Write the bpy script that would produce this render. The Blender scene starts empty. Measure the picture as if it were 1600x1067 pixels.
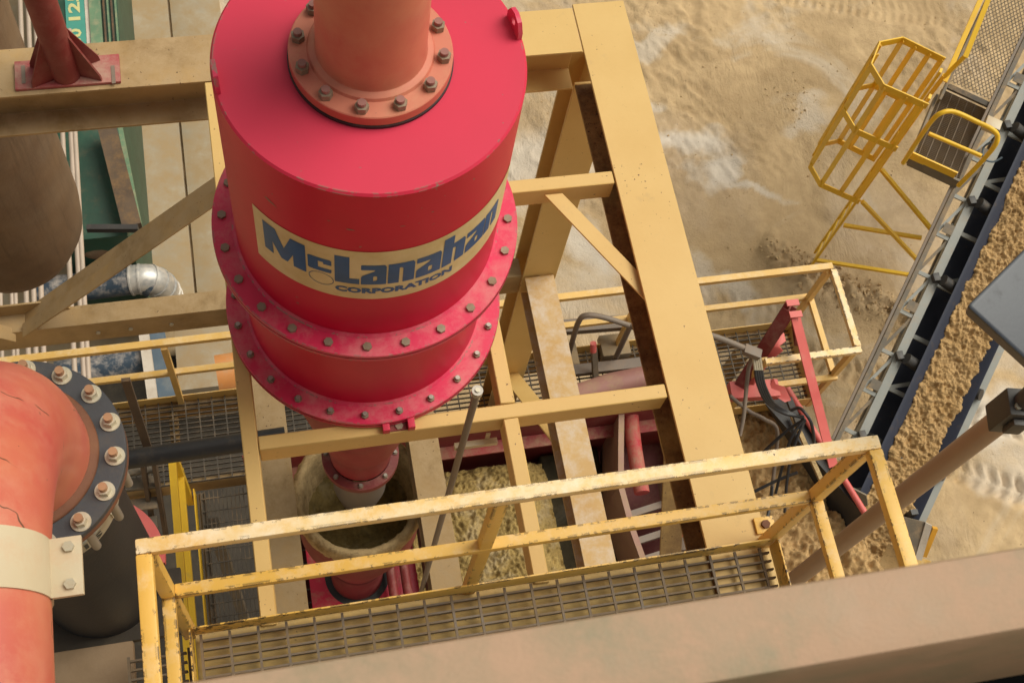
import bpy, bmesh, math, random
import numpy as np
from mathutils import Vector, Matrix
from mathutils.geometry import tessellate_polygon
random.seed(7); rng = np.random.default_rng(7)
R = math.radians
S = bpy.context.scene
COL = S.collection

# ------------------------------------------------------------------ camera, world, sun, exposure
H = 15.2                                    # camera height above the ground; h below means metres under the camera
CR = Matrix(((0.97684829, 0.11723202, -0.17895268),
             (-0.17972397, 0.9034459, -0.38921049),
             (0.11604613, 0.41236169, 0.90359899)))
cam_d = bpy.data.cameras.new('camera'); cam = bpy.data.objects.new('camera', cam_d); COL.objects.link(cam)
cam.matrix_world = Matrix.Translation((0, 0, H)) @ CR.to_4x4()
cam_d.sensor_width = 36; cam_d.lens = 1997.45 / 1600 * 36
cam_d.clip_start = 0.05; cam_d.clip_end = 500
cam_d.dof.use_dof = True; cam_d.dof.focus_distance = 4.6; cam_d.dof.aperture_fstop = 15
S.camera = cam

SUN_EL, SUN_AZ = 56, 78                     # elevation, and azimuth measured from +Y towards +X
W = bpy.data.worlds.new('World'); S.world = W; W.use_nodes = True
nt = W.node_tree; bg = nt.nodes['Background']
sky = nt.nodes.new('ShaderNodeTexSky'); sky.sky_type = 'NISHITA'; sky.sun_disc = False
sky.sun_elevation = R(SUN_EL); sky.sun_rotation = R(SUN_AZ); sky.dust_density = 4.0; sky.air_density = 1.0; sky.ozone_density = 0.6
hs = nt.nodes.new('ShaderNodeHueSaturation'); hs.inputs['Saturation'].default_value = 0.22
tint = nt.nodes.new('ShaderNodeMix'); tint.data_type = 'RGBA'; tint.blend_type = 'MULTIPLY'; tint.inputs[0].default_value = 1.0
tint.inputs[7].default_value = (1.0, 0.96, 0.83, 1)
nt.links.new(sky.outputs[0], hs.inputs['Color']); nt.links.new(hs.outputs[0], tint.inputs[6])
nt.links.new(tint.outputs[2], bg.inputs[0]); bg.inputs[1].default_value = 0.10
sd = bpy.data.lights.new('sun', 'SUN'); sd.energy = 2.3; sd.angle = R(42); sd.color = (1.0, 0.965, 0.86)
sun = bpy.data.objects.new('sun', sd); COL.objects.link(sun)
dirv = Vector((math.sin(R(SUN_AZ)) * math.cos(R(SUN_EL)), math.cos(R(SUN_AZ)) * math.cos(R(SUN_EL)), math.sin(R(SUN_EL))))
sun.rotation_euler = (-dirv).to_track_quat('-Z', 'Y').to_euler(); sun.location = (6, 6, 30)
S.view_settings.view_transform = 'Standard'; S.view_settings.look = 'None'
S.view_settings.exposure = 0.13; S.view_settings.gamma = 1; S.view_settings.use_curve_mapping = False

def at(px, py, h):
    """world point seen in the survey photograph at a pixel, h metres under the eye"""
    d = CR @ Vector((px - 800, -(py - 533.5), -1997.45)); d = d * (h / -d.z)
    return Vector((d.x, d.y, H - h))
def P(x, y, h): return Vector((x, y, H - h))

# ------------------------------------------------------------------ materials
def _n(t, typ, **k):
    n = t.nodes.new(typ)
    for a, v in k.items():
        if a.startswith('i_'): n.inputs[a[2:].replace('_', ' ')].default_value = v
        else: setattr(n, a, v)
    return n
def rgba(c): return (c[0], c[1], c[2], 1)
def ramp(t, src, a, b, ca=(0, 0, 0), cb=(1, 1, 1)):
    r = _n(t, 'ShaderNodeValToRGB'); r.color_ramp.elements[0].position = a; r.color_ramp.elements[1].position = b
    r.color_ramp.elements[0].color = rgba(ca); r.color_ramp.elements[1].color = rgba(cb)
    t.links.new(src, r.inputs[0]); return r.outputs[0]
def mix(t, fac, a, b):
    m = _n(t, 'ShaderNodeMix', data_type='RGBA')
    for s, v in ((0, fac), (6, a), (7, b)):
        if isinstance(v, bpy.types.NodeSocket): t.links.new(v, m.inputs[s])
        else: m.inputs[s].default_value = rgba(v) if s > 0 else v
    return m.outputs[2]
def noise(t, co, scale, detail=4, rough=.6, dist=0.):
    n = _n(t, 'ShaderNodeTexNoise', i_Scale=scale, i_Detail=detail, i_Roughness=rough, i_Distortion=dist)
    t.links.new(co, n.inputs['Vector']); return n.outputs[0]
def mul(t, a, b, op='MULTIPLY'):
    m = _n(t, 'ShaderNodeMath', operation=op)
    for s, v in ((0, a), (1, b)):
        if isinstance(v, bpy.types.NodeSocket): t.links.new(v, m.inputs[s])
        else: m.inputs[s].default_value = v
    return m.outputs[0]
def mat(name, base, var=None, dust=None, dusty=0.0, chips=0.0, chip_col=(.06, .025, .02), edge=0.0, rough=.5, metal=0., bump=.15,
        bscale=60., vscale=3., coat=0., streak=0.0, spec=.5, chip_scale=55., film=0., cracks=0.):
    m = bpy.data.materials.new(name); m.use_nodes = True; t = m.node_tree
    b = t.nodes['Principled BSDF']; geo = _n(t, 'ShaderNodeNewGeometry'); co = geo.outputs['Position']
    var = var or tuple(c * .78 for c in base)
    c = mix(t, ramp(t, noise(t, co, vscale, 5), .35, .68), base, var)
    rg = rough
    if dust is not None and dusty > 0:                       # settled dirt: more on upward faces, blotchy; film tints upward faces evenly
        sep = _n(t, 'ShaderNodeSeparateXYZ'); t.links.new(geo.outputs['Normal'], sep.inputs[0])
        up = ramp(t, sep.outputs[2], -.2, .9, (.35,) * 3, (1,) * 3)
        f = mul(t, ramp(t, noise(t, co, vscale * 2.3, 8, .75, .15), .62 - .4 * dusty, .78 - .25 * dusty), up)
        f = mul(t, f, min(1, .35 + dusty))
        if film > 0: f = mul(t, f, mul(t, ramp(t, sep.outputs[2], .35, .95), film), 'MAXIMUM')
        c = mix(t, f, c, dust)
        rr = mul(t, f, .35); rg = mul(t, rr, rough, 'ADD')
    if streak > 0:
        mp = _n(t, 'ShaderNodeMapping'); mp.inputs['Scale'].default_value = (26, 26, 2.2); t.links.new(co, mp.inputs[0])
        s = mul(t, ramp(t, noise(t, mp.outputs[0], 1.0, 5, .65), .52, .72), streak); c = mix(t, s, c, tuple(x * .45 for x in base))
    if cracks > 0:                                           # long thin scratches through the paint
        nz = _n(t, 'ShaderNodeTexNoise', i_Scale=3.0, i_Detail=4.0); t.links.new(co, nz.inputs['Vector'])
        ad = _n(t, 'ShaderNodeVectorMath', operation='MULTIPLY_ADD'); t.links.new(nz.outputs['Color'], ad.inputs[0]); ad.inputs[1].default_value = (.35,) * 3; t.links.new(co, ad.inputs[2])
        vo = _n(t, 'ShaderNodeTexVoronoi', feature='DISTANCE_TO_EDGE', i_Scale=3.4); t.links.new(ad.outputs[0], vo.inputs['Vector'])
        e = mul(t, ramp(t, vo.outputs['Distance'], .004, .009, (1,) * 3, (0,) * 3), ramp(t, noise(t, co, 4.2, 3), .60 - .1 * cracks, .63 - .1 * cracks)); c = mix(t, e, c, chip_col)
    if chips > 0 or edge > 0:
        cn = noise(t, co, chip_scale, 5, .62); k = None
        if chips > 0:
            big = noise(t, co, 2.4, 3); k = ramp(t, mul(t, cn, mul(t, big, .25), 'ADD'), .895 - .07 * chips, .91 - .07 * chips)
        if edge > 0:
            bv = _n(t, 'ShaderNodeBevel', samples=8); bv.inputs[0].default_value = .016
            dt = _n(t, 'ShaderNodeVectorMath', operation='DOT_PRODUCT'); t.links.new(bv.outputs[0], dt.inputs[0]); t.links.new(geo.outputs['True Normal'], dt.inputs[1])
            em = ramp(t, dt.outputs['Value'], .95, .985, (1,) * 3, (0,) * 3)
            e = mul(t, em, ramp(t, mul(t, cn, mul(t, noise(t, co, 2.8, 3), .75), 'ADD'), .985 - .07 * edge, 1.0 - .07 * edge)); k = e if k is None else mul(t, k, e, 'MAXIMUM')
        c = mix(t, k, c, chip_col)
    t.links.new(c, b.inputs['Base Color'])
    if isinstance(rg, float): b.inputs['Roughness'].default_value = rg
    else: t.links.new(rg, b.inputs['Roughness'])
    b.inputs['Metallic'].default_value = metal; b.inputs['Coat Weight'].default_value = coat; b.inputs['Coat Roughness'].default_value = .3
    b.inputs['Specular IOR Level'].default_value = spec
    if bump > 0:
        bp = _n(t, 'ShaderNodeBump', i_Strength=bump, i_Distance=.004); t.links.new(noise(t, co, bscale, 6, .65), bp.inputs['Height']); t.links.new(bp.outputs[0], b.inputs['Normal'])
    return m

DUST = (.36, .25, .145)
M = {}
M['tan'] = mat('tan_paint', (.64, .425, .15), (.60, .385, .125), DUST, .06, 1.1, (.12, .055, .02), 0., .55, bump=.12)
M['tan_ochre'] = mat('ochre_stained_tan', (.50, .33, .10), (.42, .27, .08), (.36, .25, .11), .6, .8, (.10, .06, .02), rough=.6, bump=.2, vscale=4)
M['tan_dirty'] = mat('dirty_tan_paint', (.44, .275, .105), (.20, .12, .04), (.41, .285, .15), .75, 1.1, (.08, .04, .02), 0., .62, bump=.3)
M['tan_white'] = mat('lime_stained_tan_paint', (.52, .33, .125), (.46, .27, .09), (.60, .52, .44), .45, .5, rough=.6, bump=.3, vscale=2.2)
M['rusty'] = mat('rust_spotted_tan_paint', (.36, .225, .075), (.17, .095, .035), (.10, .05, .022), .55, 1.8, (.07, .032, .016), 0., .7, bump=.5)
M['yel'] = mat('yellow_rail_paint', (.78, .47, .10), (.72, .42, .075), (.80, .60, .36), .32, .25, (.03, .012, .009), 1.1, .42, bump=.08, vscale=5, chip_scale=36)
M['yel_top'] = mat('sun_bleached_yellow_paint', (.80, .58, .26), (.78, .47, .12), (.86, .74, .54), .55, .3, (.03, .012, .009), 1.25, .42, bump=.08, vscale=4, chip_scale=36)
M['yel_far'] = mat('far_yellow_paint', (.72, .45, .13), (.62, .37, .09), (.74, .58, .36), .4, .6, rough=.5, bump=.1)
M['yel_conv'] = mat('safety_yellow_paint', (.84, .51, .02), (.74, .43, .02), DUST, .12, .3, rough=.42, bump=.05)
M['red'] = mat('red_paint', (.58, .002, .038), (.52, .003, .032), (.66, .085, .14), .16, .8, (.26, .15, .12), .6, .45, bump=.05, film=.36, chip_scale=38, spec=.35)
M['red_flange'] = mat('red_flange_paint', (.64, .012, .075), (.60, .02, .075), (.62, .20, .20), .40, .3, (.32, .14, .12), .5, .45, bump=.08, coat=.1)
M['faded'] = mat('faded_red_paint', (.58, .18, .10), (.48, .09, .07), (.56, .27, .16), .4, .5, (.18, .07, .04), 0, .5, bump=.08, film=.3, vscale=2.)
M['elbow'] = mat('faded_salmon_paint', (.56, .17, .09), (.49, .07, .065), (.60, .26, .16), .4, .3, (.12, .055, .03), 0, .42, cracks=.6, bump=.06, coat=.1, vscale=2.2)
M['maroon'] = mat('maroon_paint', (.22, .025, .022), (.16, .018, .016), (.35, .20, .15), .35, .5, rough=.6)
M['maroon_dk'] = mat('dark_maroon_paint', (.12, .014, .012), None, (.22, .12, .08), .3, 0, rough=.65)
M['pink'] = mat('faded_pink_paint', (.66, .14, .12), (.55, .09, .08), (.5, .25, .2), .2, .4, rough=.5)
M['bolt'] = mat('dull_bolt_steel', (.30, .24, .17), (.22, .17, .12), (.25, .16, .09), .4, 0, rough=.55, metal=.35, bump=.1)
M['bolt_red'] = mat('pinkish_stud', (.30, .13, .11), (.22, .1, .08), rough=.6, bump=.1)
M['zinc'] = mat('zinc_plate', (.55, .50, .38), (.45, .42, .33), (.45, .33, .2), .4, 0, rough=.4, metal=.5, bump=.1)
M['zbolt'] = mat('bright_stud', (.42, .39, .34), (.32, .29, .25), rough=.45, metal=.6, bump=.05)
M['orange_stud'] = mat('oxidised_stud', (.42, .23, .12), (.3, .15, .08), rough=.5, metal=.3)
M['rubber'] = mat('black_rubber', (.016, .016, .018), (.03, .027, .025), (.12, .085, .05), .25, 0, rough=.55, bump=.25)
M['rubber_gasket'] = mat('grey_rubber_gasket', (.05, .052, .058), (.035, .037, .042), (.10, .08, .06), .3, 0, rough=.55, bump=.2)
M['rust'] = mat('rusted_steel', (.17, .065, .028), (.09, .035, .02), (.2, .11, .06), .3, 0, rough=.75, bump=.4)
M['galv'] = mat('galvanised_grating', (.19, .155, .125), (.13, .105, .08), (.24, .17, .10), .6, 0, rough=.6, metal=.3, bump=.15)
M['galv_dk'] = mat('dirty_grating', (.10, .082, .062), (.06, .05, .038), DUST, .35, 0, rough=.7, metal=.1, bump=.15)
M['cream'] = mat('cream_paint', (.56, .47, .32), (.50, .40, .26), (.55, .36, .22), .3, .3, rough=.45)
M['label'] = mat('aged_cream_sticker', (.72, .56, .30), (.58, .42, .18), (.70, .58, .42), .45, .5, (.35, .05, .04), 0, .42, bump=.06, vscale=7)
M['blue_ink'] = mat('blue_ink', (.004, .085, .27), (.006, .07, .19), (.03, .10, .25), .2, .15, (.4, .3, .15), 0, .4, bump=.03, vscale=8)
M['ink'] = mat('grey_ink', (.05, .05, .045), rough=.6)
M['brown_rail'] = mat('dusty_brown_paint', (.39, .25, .155), (.26, .215, .13), (.44, .285, .19), .6, 0, (.2, .11, .07), 0, .55, bump=.22, bscale=320., vscale=11)
M['pole'] = mat('tan_pole_paint', (.33, .22, .14), (.30, .19, .12), (.38, .27, .16), .3, 0, rough=.5)
M['lampblack'] = mat('black_bracket', (.030, .026, .024), (.045, .04, .036), (.12, .09, .06), .25, 0, rough=.55)
M['lampblue'] = mat('blue_grey_casting', (.034, .042, .058), (.028, .034, .048), (.075, .07, .065), .2, 0, rough=.42, bump=.08)
M['belt'] = mat('conveyor_belt_rubber', (.014, .018, .036), (.018, .022, .042), (.14, .09, .045), .12, 0, rough=.6, bump=.1)
M['grey_steel'] = mat('grey_channel_paint', (.33, .33, .30), (.27, .28, .26), (.40, .30, .2), .25, .3, rough=.5)
M['dull_steel'] = mat('dull_olive_steel', (.17, .14, .10), (.12, .10, .075), DUST, .4, .2, rough=.6)
M['black_steel'] = mat('black_roller', (.03, .03, .032), (.05, .045, .04), (.15, .11, .07), .3, 0, rough=.5)
M['green'] = mat('green_container_paint', (.035, .13, .08), (.025, .10, .06), (.25, .24, .15), .3, .5, rough=.5)
M['green_lt'] = mat('pale_green_paint', (.15, .25, .14), (.10, .18, .10), (.35, .30, .18), .4, .4, rough=.55)
M['green_dk'] = mat('dark_green_paint', (.02, .075, .045), (.015, .05, .03), (.10, .09, .05), .3, 0, rough=.5)
M['teal'] = mat('teal_panel', (.07, .30, .23), (.05, .25, .2), rough=.5)
M['ylet'] = mat('faded_yellow_lettering', (.62, .58, .25), (.5, .48, .22), rough=.5)
M['white'] = mat('off_white_paint', (.60, .53, .44), (.5, .43, .35), (.4, .3, .2), .3, 0, rough=.5)
M['conduit'] = mat('pale_conduit', (.46, .36, .28), (.38, .30, .23), rough=.5)
M['tank'] = mat('dusty_brown_tank', (.155, .09, .045), (.09, .05, .027), (.22, .16, .10), .5, .8, (.06, .03, .02), 0, .65, bump=.4, vscale=1.6, streak=.5)
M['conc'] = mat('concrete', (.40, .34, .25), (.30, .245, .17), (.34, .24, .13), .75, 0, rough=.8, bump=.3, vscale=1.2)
M['conc_dk'] = mat('stained_shaded_concrete', (.050, .038, .026), (.025, .02, .014), (.08, .065, .045), .4, 0, rough=.85, bump=.4)  # near-black base: shade of the structure above the plant floor put into its colour
M['timber'] = mat('weathered_timber', (.115, .075, .045), (.07, .045, .028), (.22, .13, .06), .4, 0, rough=.8, bump=.4)
M['blue_pipe'] = mat('dark_blue_pipe', (.035, .06, .09), (.025, .04, .06), (.55, .47, .40), .42, 0, rough=.45, vscale=2.5)
M['silver'] = mat('lagging_sheet', (.66, .62, .56), (.30, .32, .34), (.7, .64, .56), .5, 0, rough=.35, metal=.5, vscale=5)
M['orange'] = mat('orange_casing', (.60, .25, .07), (.5, .2, .06), (.45, .3, .18), .3, 0, rough=.5)
M['springs'] = mat('bright_orange_rubber', (.75, .10, .04), rough=.5)
M['blue_paint'] = mat('dull_blue_paint', (.09, .13, .17), (.07, .10, .13), (.2, .2, .18), .3, 0, rough=.5)
M['hose'] = mat('black_hose', (.02, .021, .024), (.03, .03, .032), (.10, .08, .06), .3, 0, rough=.45, bump=.1)
M['grey_pipe'] = mat('grey_brown_pipe', (.20, .155, .12), (.16, .125, .095), (.28, .2, .14), .4, 0, rough=.55)
def sand_mat(name, a, b, wet=(.2, .12, .05), wetness=.4, sc=4., bump=.6, wr=.25):
    m = bpy.data.materials.new(name); m.use_nodes = True; t = m.node_tree; bs = t.nodes['Principled BSDF']; bs.inputs['Specular IOR Level'].default_value = .35
    co = _n(t, 'ShaderNodeNewGeometry').outputs['Position']
    c = mix(t, ramp(t, noise(t, co, sc, 8, .65), .35, .66), a, b)
    c = mix(t, mul(t, ramp(t, noise(t, co, 140, 3, .7), .52, .72), .35), c, tuple(x * .55 for x in a))
    c = mix(t, mul(t, ramp(t, noise(t, co, 24, 5, .7), .52, .64), .5), c, tuple(x * .5 for x in b))
    wf = mul(t, ramp(t, noise(t, co, sc * .55, 5, .6, .4), .52, .66), wetness)
    c = mix(t, wf, c, wet); t.links.new(c, bs.inputs['Base Color'])
    t.links.new(ramp(t, wf, 0, 1, (.9,) * 3, (wr,) * 3), bs.inputs['Roughness'])
    bp = _n(t, 'ShaderNodeBump', i_Strength=bump, i_Distance=.012); t.links.new(noise(t, co, 55, 8, .7), bp.inputs['Height']); t.links.new(bp.outputs[0], bs.inputs['Normal'])
    return m
M['sand_belt'] = sand_mat('damp_sand', (.50, .325, .15), (.42, .26, .105), wetness=.1)
M['sand_bed'] = sand_mat('wet_screen_sand', (.42, .29, .10), (.24, .16, .05), (.42, .33, .20), .45, 9, .8, .2)
M['crust'] = sand_mat('sand_crust', (.50, .36, .18), (.38, .26, .12), wetness=.0, sc=12, bump=1.)
M['mud'] = sand_mat('muddy_water', (.055, .042, .02), (.03, .024, .012), (.10, .08, .04), .6, 5, .15, .1)

# ------------------------------------------------------------------ mesh helpers (all in world coordinates)
def box(bm, lo, hi, rot=None, org=None):
    vs = [Vector((x, y, z)) for x in (lo[0], hi[0]) for y in (lo[1], hi[1]) for z in (lo[2], hi[2])]
    if rot is not None: vs = [rot @ v for v in vs]
    if org is not None: vs = [v + org for v in vs]
    v = [bm.verts.new(p) for p in vs]
    for f in ((0, 1, 3, 2), (4, 6, 7, 5), (0, 4, 5, 1), (2, 3, 7, 6), (0, 2, 6, 4), (1, 5, 7, 3)): bm.faces.new([v[i] for i in f])
def frame_of(d, up=Vector((0, 0, 1))):
    d = d.normalized()
    if abs(d.dot(up)) > .98: up = Vector((0, 1, 0))
    s = d.cross(up).normalized(); u = s.cross(d).normalized()
    return d, s, u
def bar(bm, a, b, w, t, up=Vector((0, 0, 1)), drop=0.):
    """rectangular bar from a to b, w across, t deep; a,b on the axis (drop: axis lowered by that much)"""
    a = Vector(a); b = Vector(b); d, s, u = frame_of(b - a, up); a = a - u * drop; b = b - u * drop
    v = [bm.verts.new(p + s * (i * w / 2) + u * (j * t / 2)) for p in (a, b) for i, j in ((-1, -1), (1, -1), (1, 1), (-1, 1))]
    for f in ((0, 1, 2, 3), (7, 6, 5, 4), (0, 4, 5, 1), (1, 5, 6, 2), (2, 6, 7, 3), (3, 7, 4, 0)): bm.faces.new([v[i] for i in f])
def prism(bm, a, b, sec, up=Vector((0, 0, 1))):
    """section sec [(side,up)] swept from a to b"""
    a = Vector(a); b = Vector(b); d, s, u = frame_of(b - a, up); n = len(sec)
    r0 = [bm.verts.new(a + s * x + u * y) for x, y in sec]; r1 = [bm.verts.new(b + s * x + u * y) for x, y in sec]
    for i in range(n): bm.faces.new((r0[i], r0[(i + 1) % n], r1[(i + 1) % n], r1[i]))
    bm.faces.new(list(reversed(r0))); bm.faces.new(r1)
def ibeam(bm, a, b, w, d, tf=.014, tw=.01, up=Vector((0, 0, 1))):
    """I section whose TOP face centre line runs a to b"""
    h = w / 2
    prism(bm, a, b, [(-h, 0), (-h, -tf), (-tw, -tf), (-tw, -d + tf), (-h, -d + tf), (-h, -d), (h, -d), (h, -d + tf), (tw, -d + tf), (tw, -tf), (h, -tf), (h, 0)], up)
def angle(bm, a, b, w, t=.006, up=Vector((0, 0, 1)), flip=1):
    prism(bm, a, b, [(0, 0), (flip * w, 0), (flip * w, -t), (flip * t, -t), (flip * t, -w), (0, -w)], up)
def smooth_pts(pts, n=6):
    P_ = [Vector(p) for p in pts]; out = []
    for i in range(len(P_) - 1):
        p0 = P_[max(i - 1, 0)]; p1 = P_[i]; p2 = P_[i + 1]; p3 = P_[min(i + 2, len(P_) - 1)]
        for k in range(n):
            t = k / n; out.append(.5 * ((2 * p1) + (p2 - p0) * t + (2 * p0 - 5 * p1 + 4 * p2 - p3) * t * t + (3 * p1 - p0 - 3 * p2 + p3) * t ** 3))
    out.append(P_[-1]); return out
def tube(bm, pts, r, seg=12, cap=True, smooth=True):
    pts = [Vector(p) for p in pts]; rings = []; up = Vector((.13, .21, 1)).normalized()
    rr = r if isinstance(r, (list, tuple)) else [r] * len(pts); s = None
    for i, p in enumerate(pts):
        d = (pts[min(i + 1, len(pts) - 1)] - pts[max(i - 1, 0)]).normalized()
        if s is None: s = d.cross(up if abs(d.dot(up)) < .95 else Vector((1, 0, 0))).normalized()
        s = (s - d * s.dot(d)).normalized(); u = s.cross(d)
        rings.append([bm.verts.new(p + (s * math.cos(2 * math.pi * k / seg) + u * math.sin(2 * math.pi * k / seg)) * rr[i]) for k in range(seg)])
    for a, b in zip(rings, rings[1:]):
        for k in range(seg):
            f = bm.faces.new((a[k], a[(k + 1) % seg], b[(k + 1) % seg], b[k])); f.smooth = smooth
    if cap: bm.faces.new(rings[0][::-1]); bm.faces.new(rings[-1])
def lathe(bm, c, prof, seg=64, sharp=True, a0=0, a1=360):
    """prof [(radius, world z)], about a vertical axis through c=(x,y)"""
    full = abs(a1 - a0) >= 360; n = seg if full else seg + 1; rings = []
    for r, z in prof:
        rings.append([bm.verts.new((c[0] + r * math.cos(R(a0 + (a1 - a0) * k / seg)), c[1] + r * math.sin(R(a0 + (a1 - a0) * k / seg)), z)) for k in range(n)])
    for a, b in zip(rings, rings[1:]):
        for k in range(seg):
            f = bm.faces.new((a[k], a[(k + 1) % n], b[(k + 1) % n], b[k])); f.smooth = True
def hexprism(bm, r, z0, z1, n=6):
    a = [bm.verts.new((r * math.cos(2 * math.pi * k / n), r * math.sin(2 * math.pi * k / n), z0)) for k in range(n)]
    b = [bm.verts.new((r * math.cos(2 * math.pi * k / n), r * math.sin(2 * math.pi * k / n), z1)) for k in range(n)]
    for k in range(n): bm.faces.new((a[k], a[(k + 1) % n], b[(k + 1) % n], b[k]))
    bm.faces.new(b); bm.faces.new(a[::-1])
def poly(bm, pts, thick=.01, n=None):
    """plate: polygon pts (world) given a thickness along its normal"""
    pts = [Vector(p) for p in pts]
    if n is None:
        n = Vector((0, 0, 0))
        for i in range(len(pts)): n += (pts[i] - pts[0]).cross(pts[(i + 1) % len(pts)] - pts[0])
        n.normalize()
    a = [bm.verts.new(p) for p in pts]; b = [bm.verts.new(p - n * thick) for p in pts]; k = len(pts)
    for tri in tessellate_polygon([pts]):
        bm.faces.new([a[i] for i in tri]); bm.faces.new([b[i] for i in reversed(tri)])
    for i in range(k): bm.faces.new((a[i], b[i], b[(i + 1) % k], a[(i + 1) % k]))
def NB(): return bmesh.new()
def finish(name, bm, m, bevel=0., seg=2, sharp_deg=40):
    if bevel > 0:
        bmesh.ops.remove_doubles(bm, verts=bm.verts, dist=1e-5)
        es = [e for e in bm.edges if len(e.link_faces) == 2 and e.calc_face_angle(0) > R(35)]
        bmesh.ops.bevel(bm, geom=es, offset=bevel, segments=seg, affect='EDGES', profile=.6, clamp_overlap=True)
        for f in bm.faces: f.smooth = True
    bmesh.ops.recalc_face_normals(bm, faces=bm.faces)
    me = bpy.data.meshes.new(name); bm.to_mesh(me); bm.free(); me.materials.append(M[m] if isinstance(m, str) else m)
    try: me.set_sharp_from_angle(angle=R(sharp_deg))
    except Exception: pass
    return me
def tag(o, label, cat, group=None, kind=None):
    if label: o['label'] = label
    if cat: o['category'] = cat
    if group: o['group'] = group
    if kind: o['kind'] = kind
    return o
def thing(name, label, cat, loc=(0, 0, 0), group=None):
    o = bpy.data.objects.new(name, None); COL.objects.link(o); o.location = loc; o.empty_display_size = .1
    return tag(o, label, cat, group)
def wpos(o):
    v = Vector((0, 0, 0))
    while o is not None: v += o.location; o = o.parent
    return v
def part(name, bm, m, parent=None, label=None, bevel=0., seg=2, kind=None, sharp=40):
    me = finish(name, bm, m, bevel, seg, sharp); o = bpy.data.objects.new(name, me); COL.objects.link(o)
    if parent is not None:
        me.transform(Matrix.Translation(-wpos(parent))); o.parent = parent
    if label: o['label'] = label
    if kind: o['kind'] = kind
    return o
def solo(name, bm, m, label, cat, group=None, bevel=0., kind=None, sharp=40):
    me = finish(name, bm, m, bevel, 2, sharp); c = sum((v.co for v in me.vertices), Vector()) / max(1, len(me.vertices))
    zmin = min(v.co.z for v in me.vertices); c.z = zmin
    me.transform(Matrix.Translation(-c)); o = bpy.data.objects.new(name, me); COL.objects.link(o); o.location = c
    return tag(o, label, cat, group, kind)
def inst(name, me, loc, parent, rot=None):
    o = bpy.data.objects.new(name, me); COL.objects.link(o); o.parent = parent; o.location = Vector(loc) - wpos(parent)
    if rot is not None: o.rotation_euler = rot
    return o

# value noise for relief
def vnoise(x, y, seed=0):
    xi = np.floor(x).astype(np.int64); yi = np.floor(y).astype(np.int64); xf = x - xi; yf = y - yi
    def hsh(a, b):
        n = (a * 374761393 + b * 668265263 + seed * 1442695041) & 0xffffffff
        n = ((n ^ (n >> 13)) * 1274126177) & 0xffffffff; n = n ^ (n >> 16); return (n & 0xffff) / 65535.
    u = xf * xf * (3 - 2 * xf); v = yf * yf * (3 - 2 * yf)
    return (hsh(xi, yi) * (1 - u) + hsh(xi + 1, yi) * u) * (1 - v) + (hsh(xi, yi + 1) * (1 - u) + hsh(xi + 1, yi + 1) * u) * v
def fbm(x, y, o=5, seed=0, g=.5):
    s = 0; a = 1; n = 0
    for k in range(o): s = s + a * vnoise(x * 2 ** k, y * 2 ** k, seed + k * 17); n += a; a *= g
    return s / n
def sheet(name, X, Y, Z, m, skirt=None):
    """regular grid arrays -> smooth mesh (optionally closed down to world z = skirt)"""
    ny, nx = X.shape; V = np.stack([X, Y, Z], -1).reshape(-1, 3)
    i = np.arange(ny * nx).reshape(ny, nx)
    F = np.stack([i[:-1, :-1], i[:-1, 1:], i[1:, 1:], i[1:, :-1]], -1).reshape(-1, 4).tolist()
    V = V.tolist()
    if skirt is not None:
        rim = list(i[0, :]) + list(i[1:, -1]) + list(i[-1, -2::-1]) + list(i[-2:0:-1, 0]); b0 = len(V)
        V += [[V[int(k)][0], V[int(k)][1], skirt] for k in rim]; n = len(rim)
        F += [[int(rim[(k + 1) % n]), int(rim[k]), b0 + k, b0 + (k + 1) % n] for k in range(n)]
        F.append([b0 + k for k in range(n)])
    me = bpy.data.meshes.new(name); me.from_pydata(V, [], F); me.update()
    me.polygons.foreach_set('use_smooth', [True] * len(me.polygons)); me.materials.append(M[m] if isinstance(m, str) else m)
    o = bpy.data.objects.new(name, me); COL.objects.link(o); return o

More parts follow.
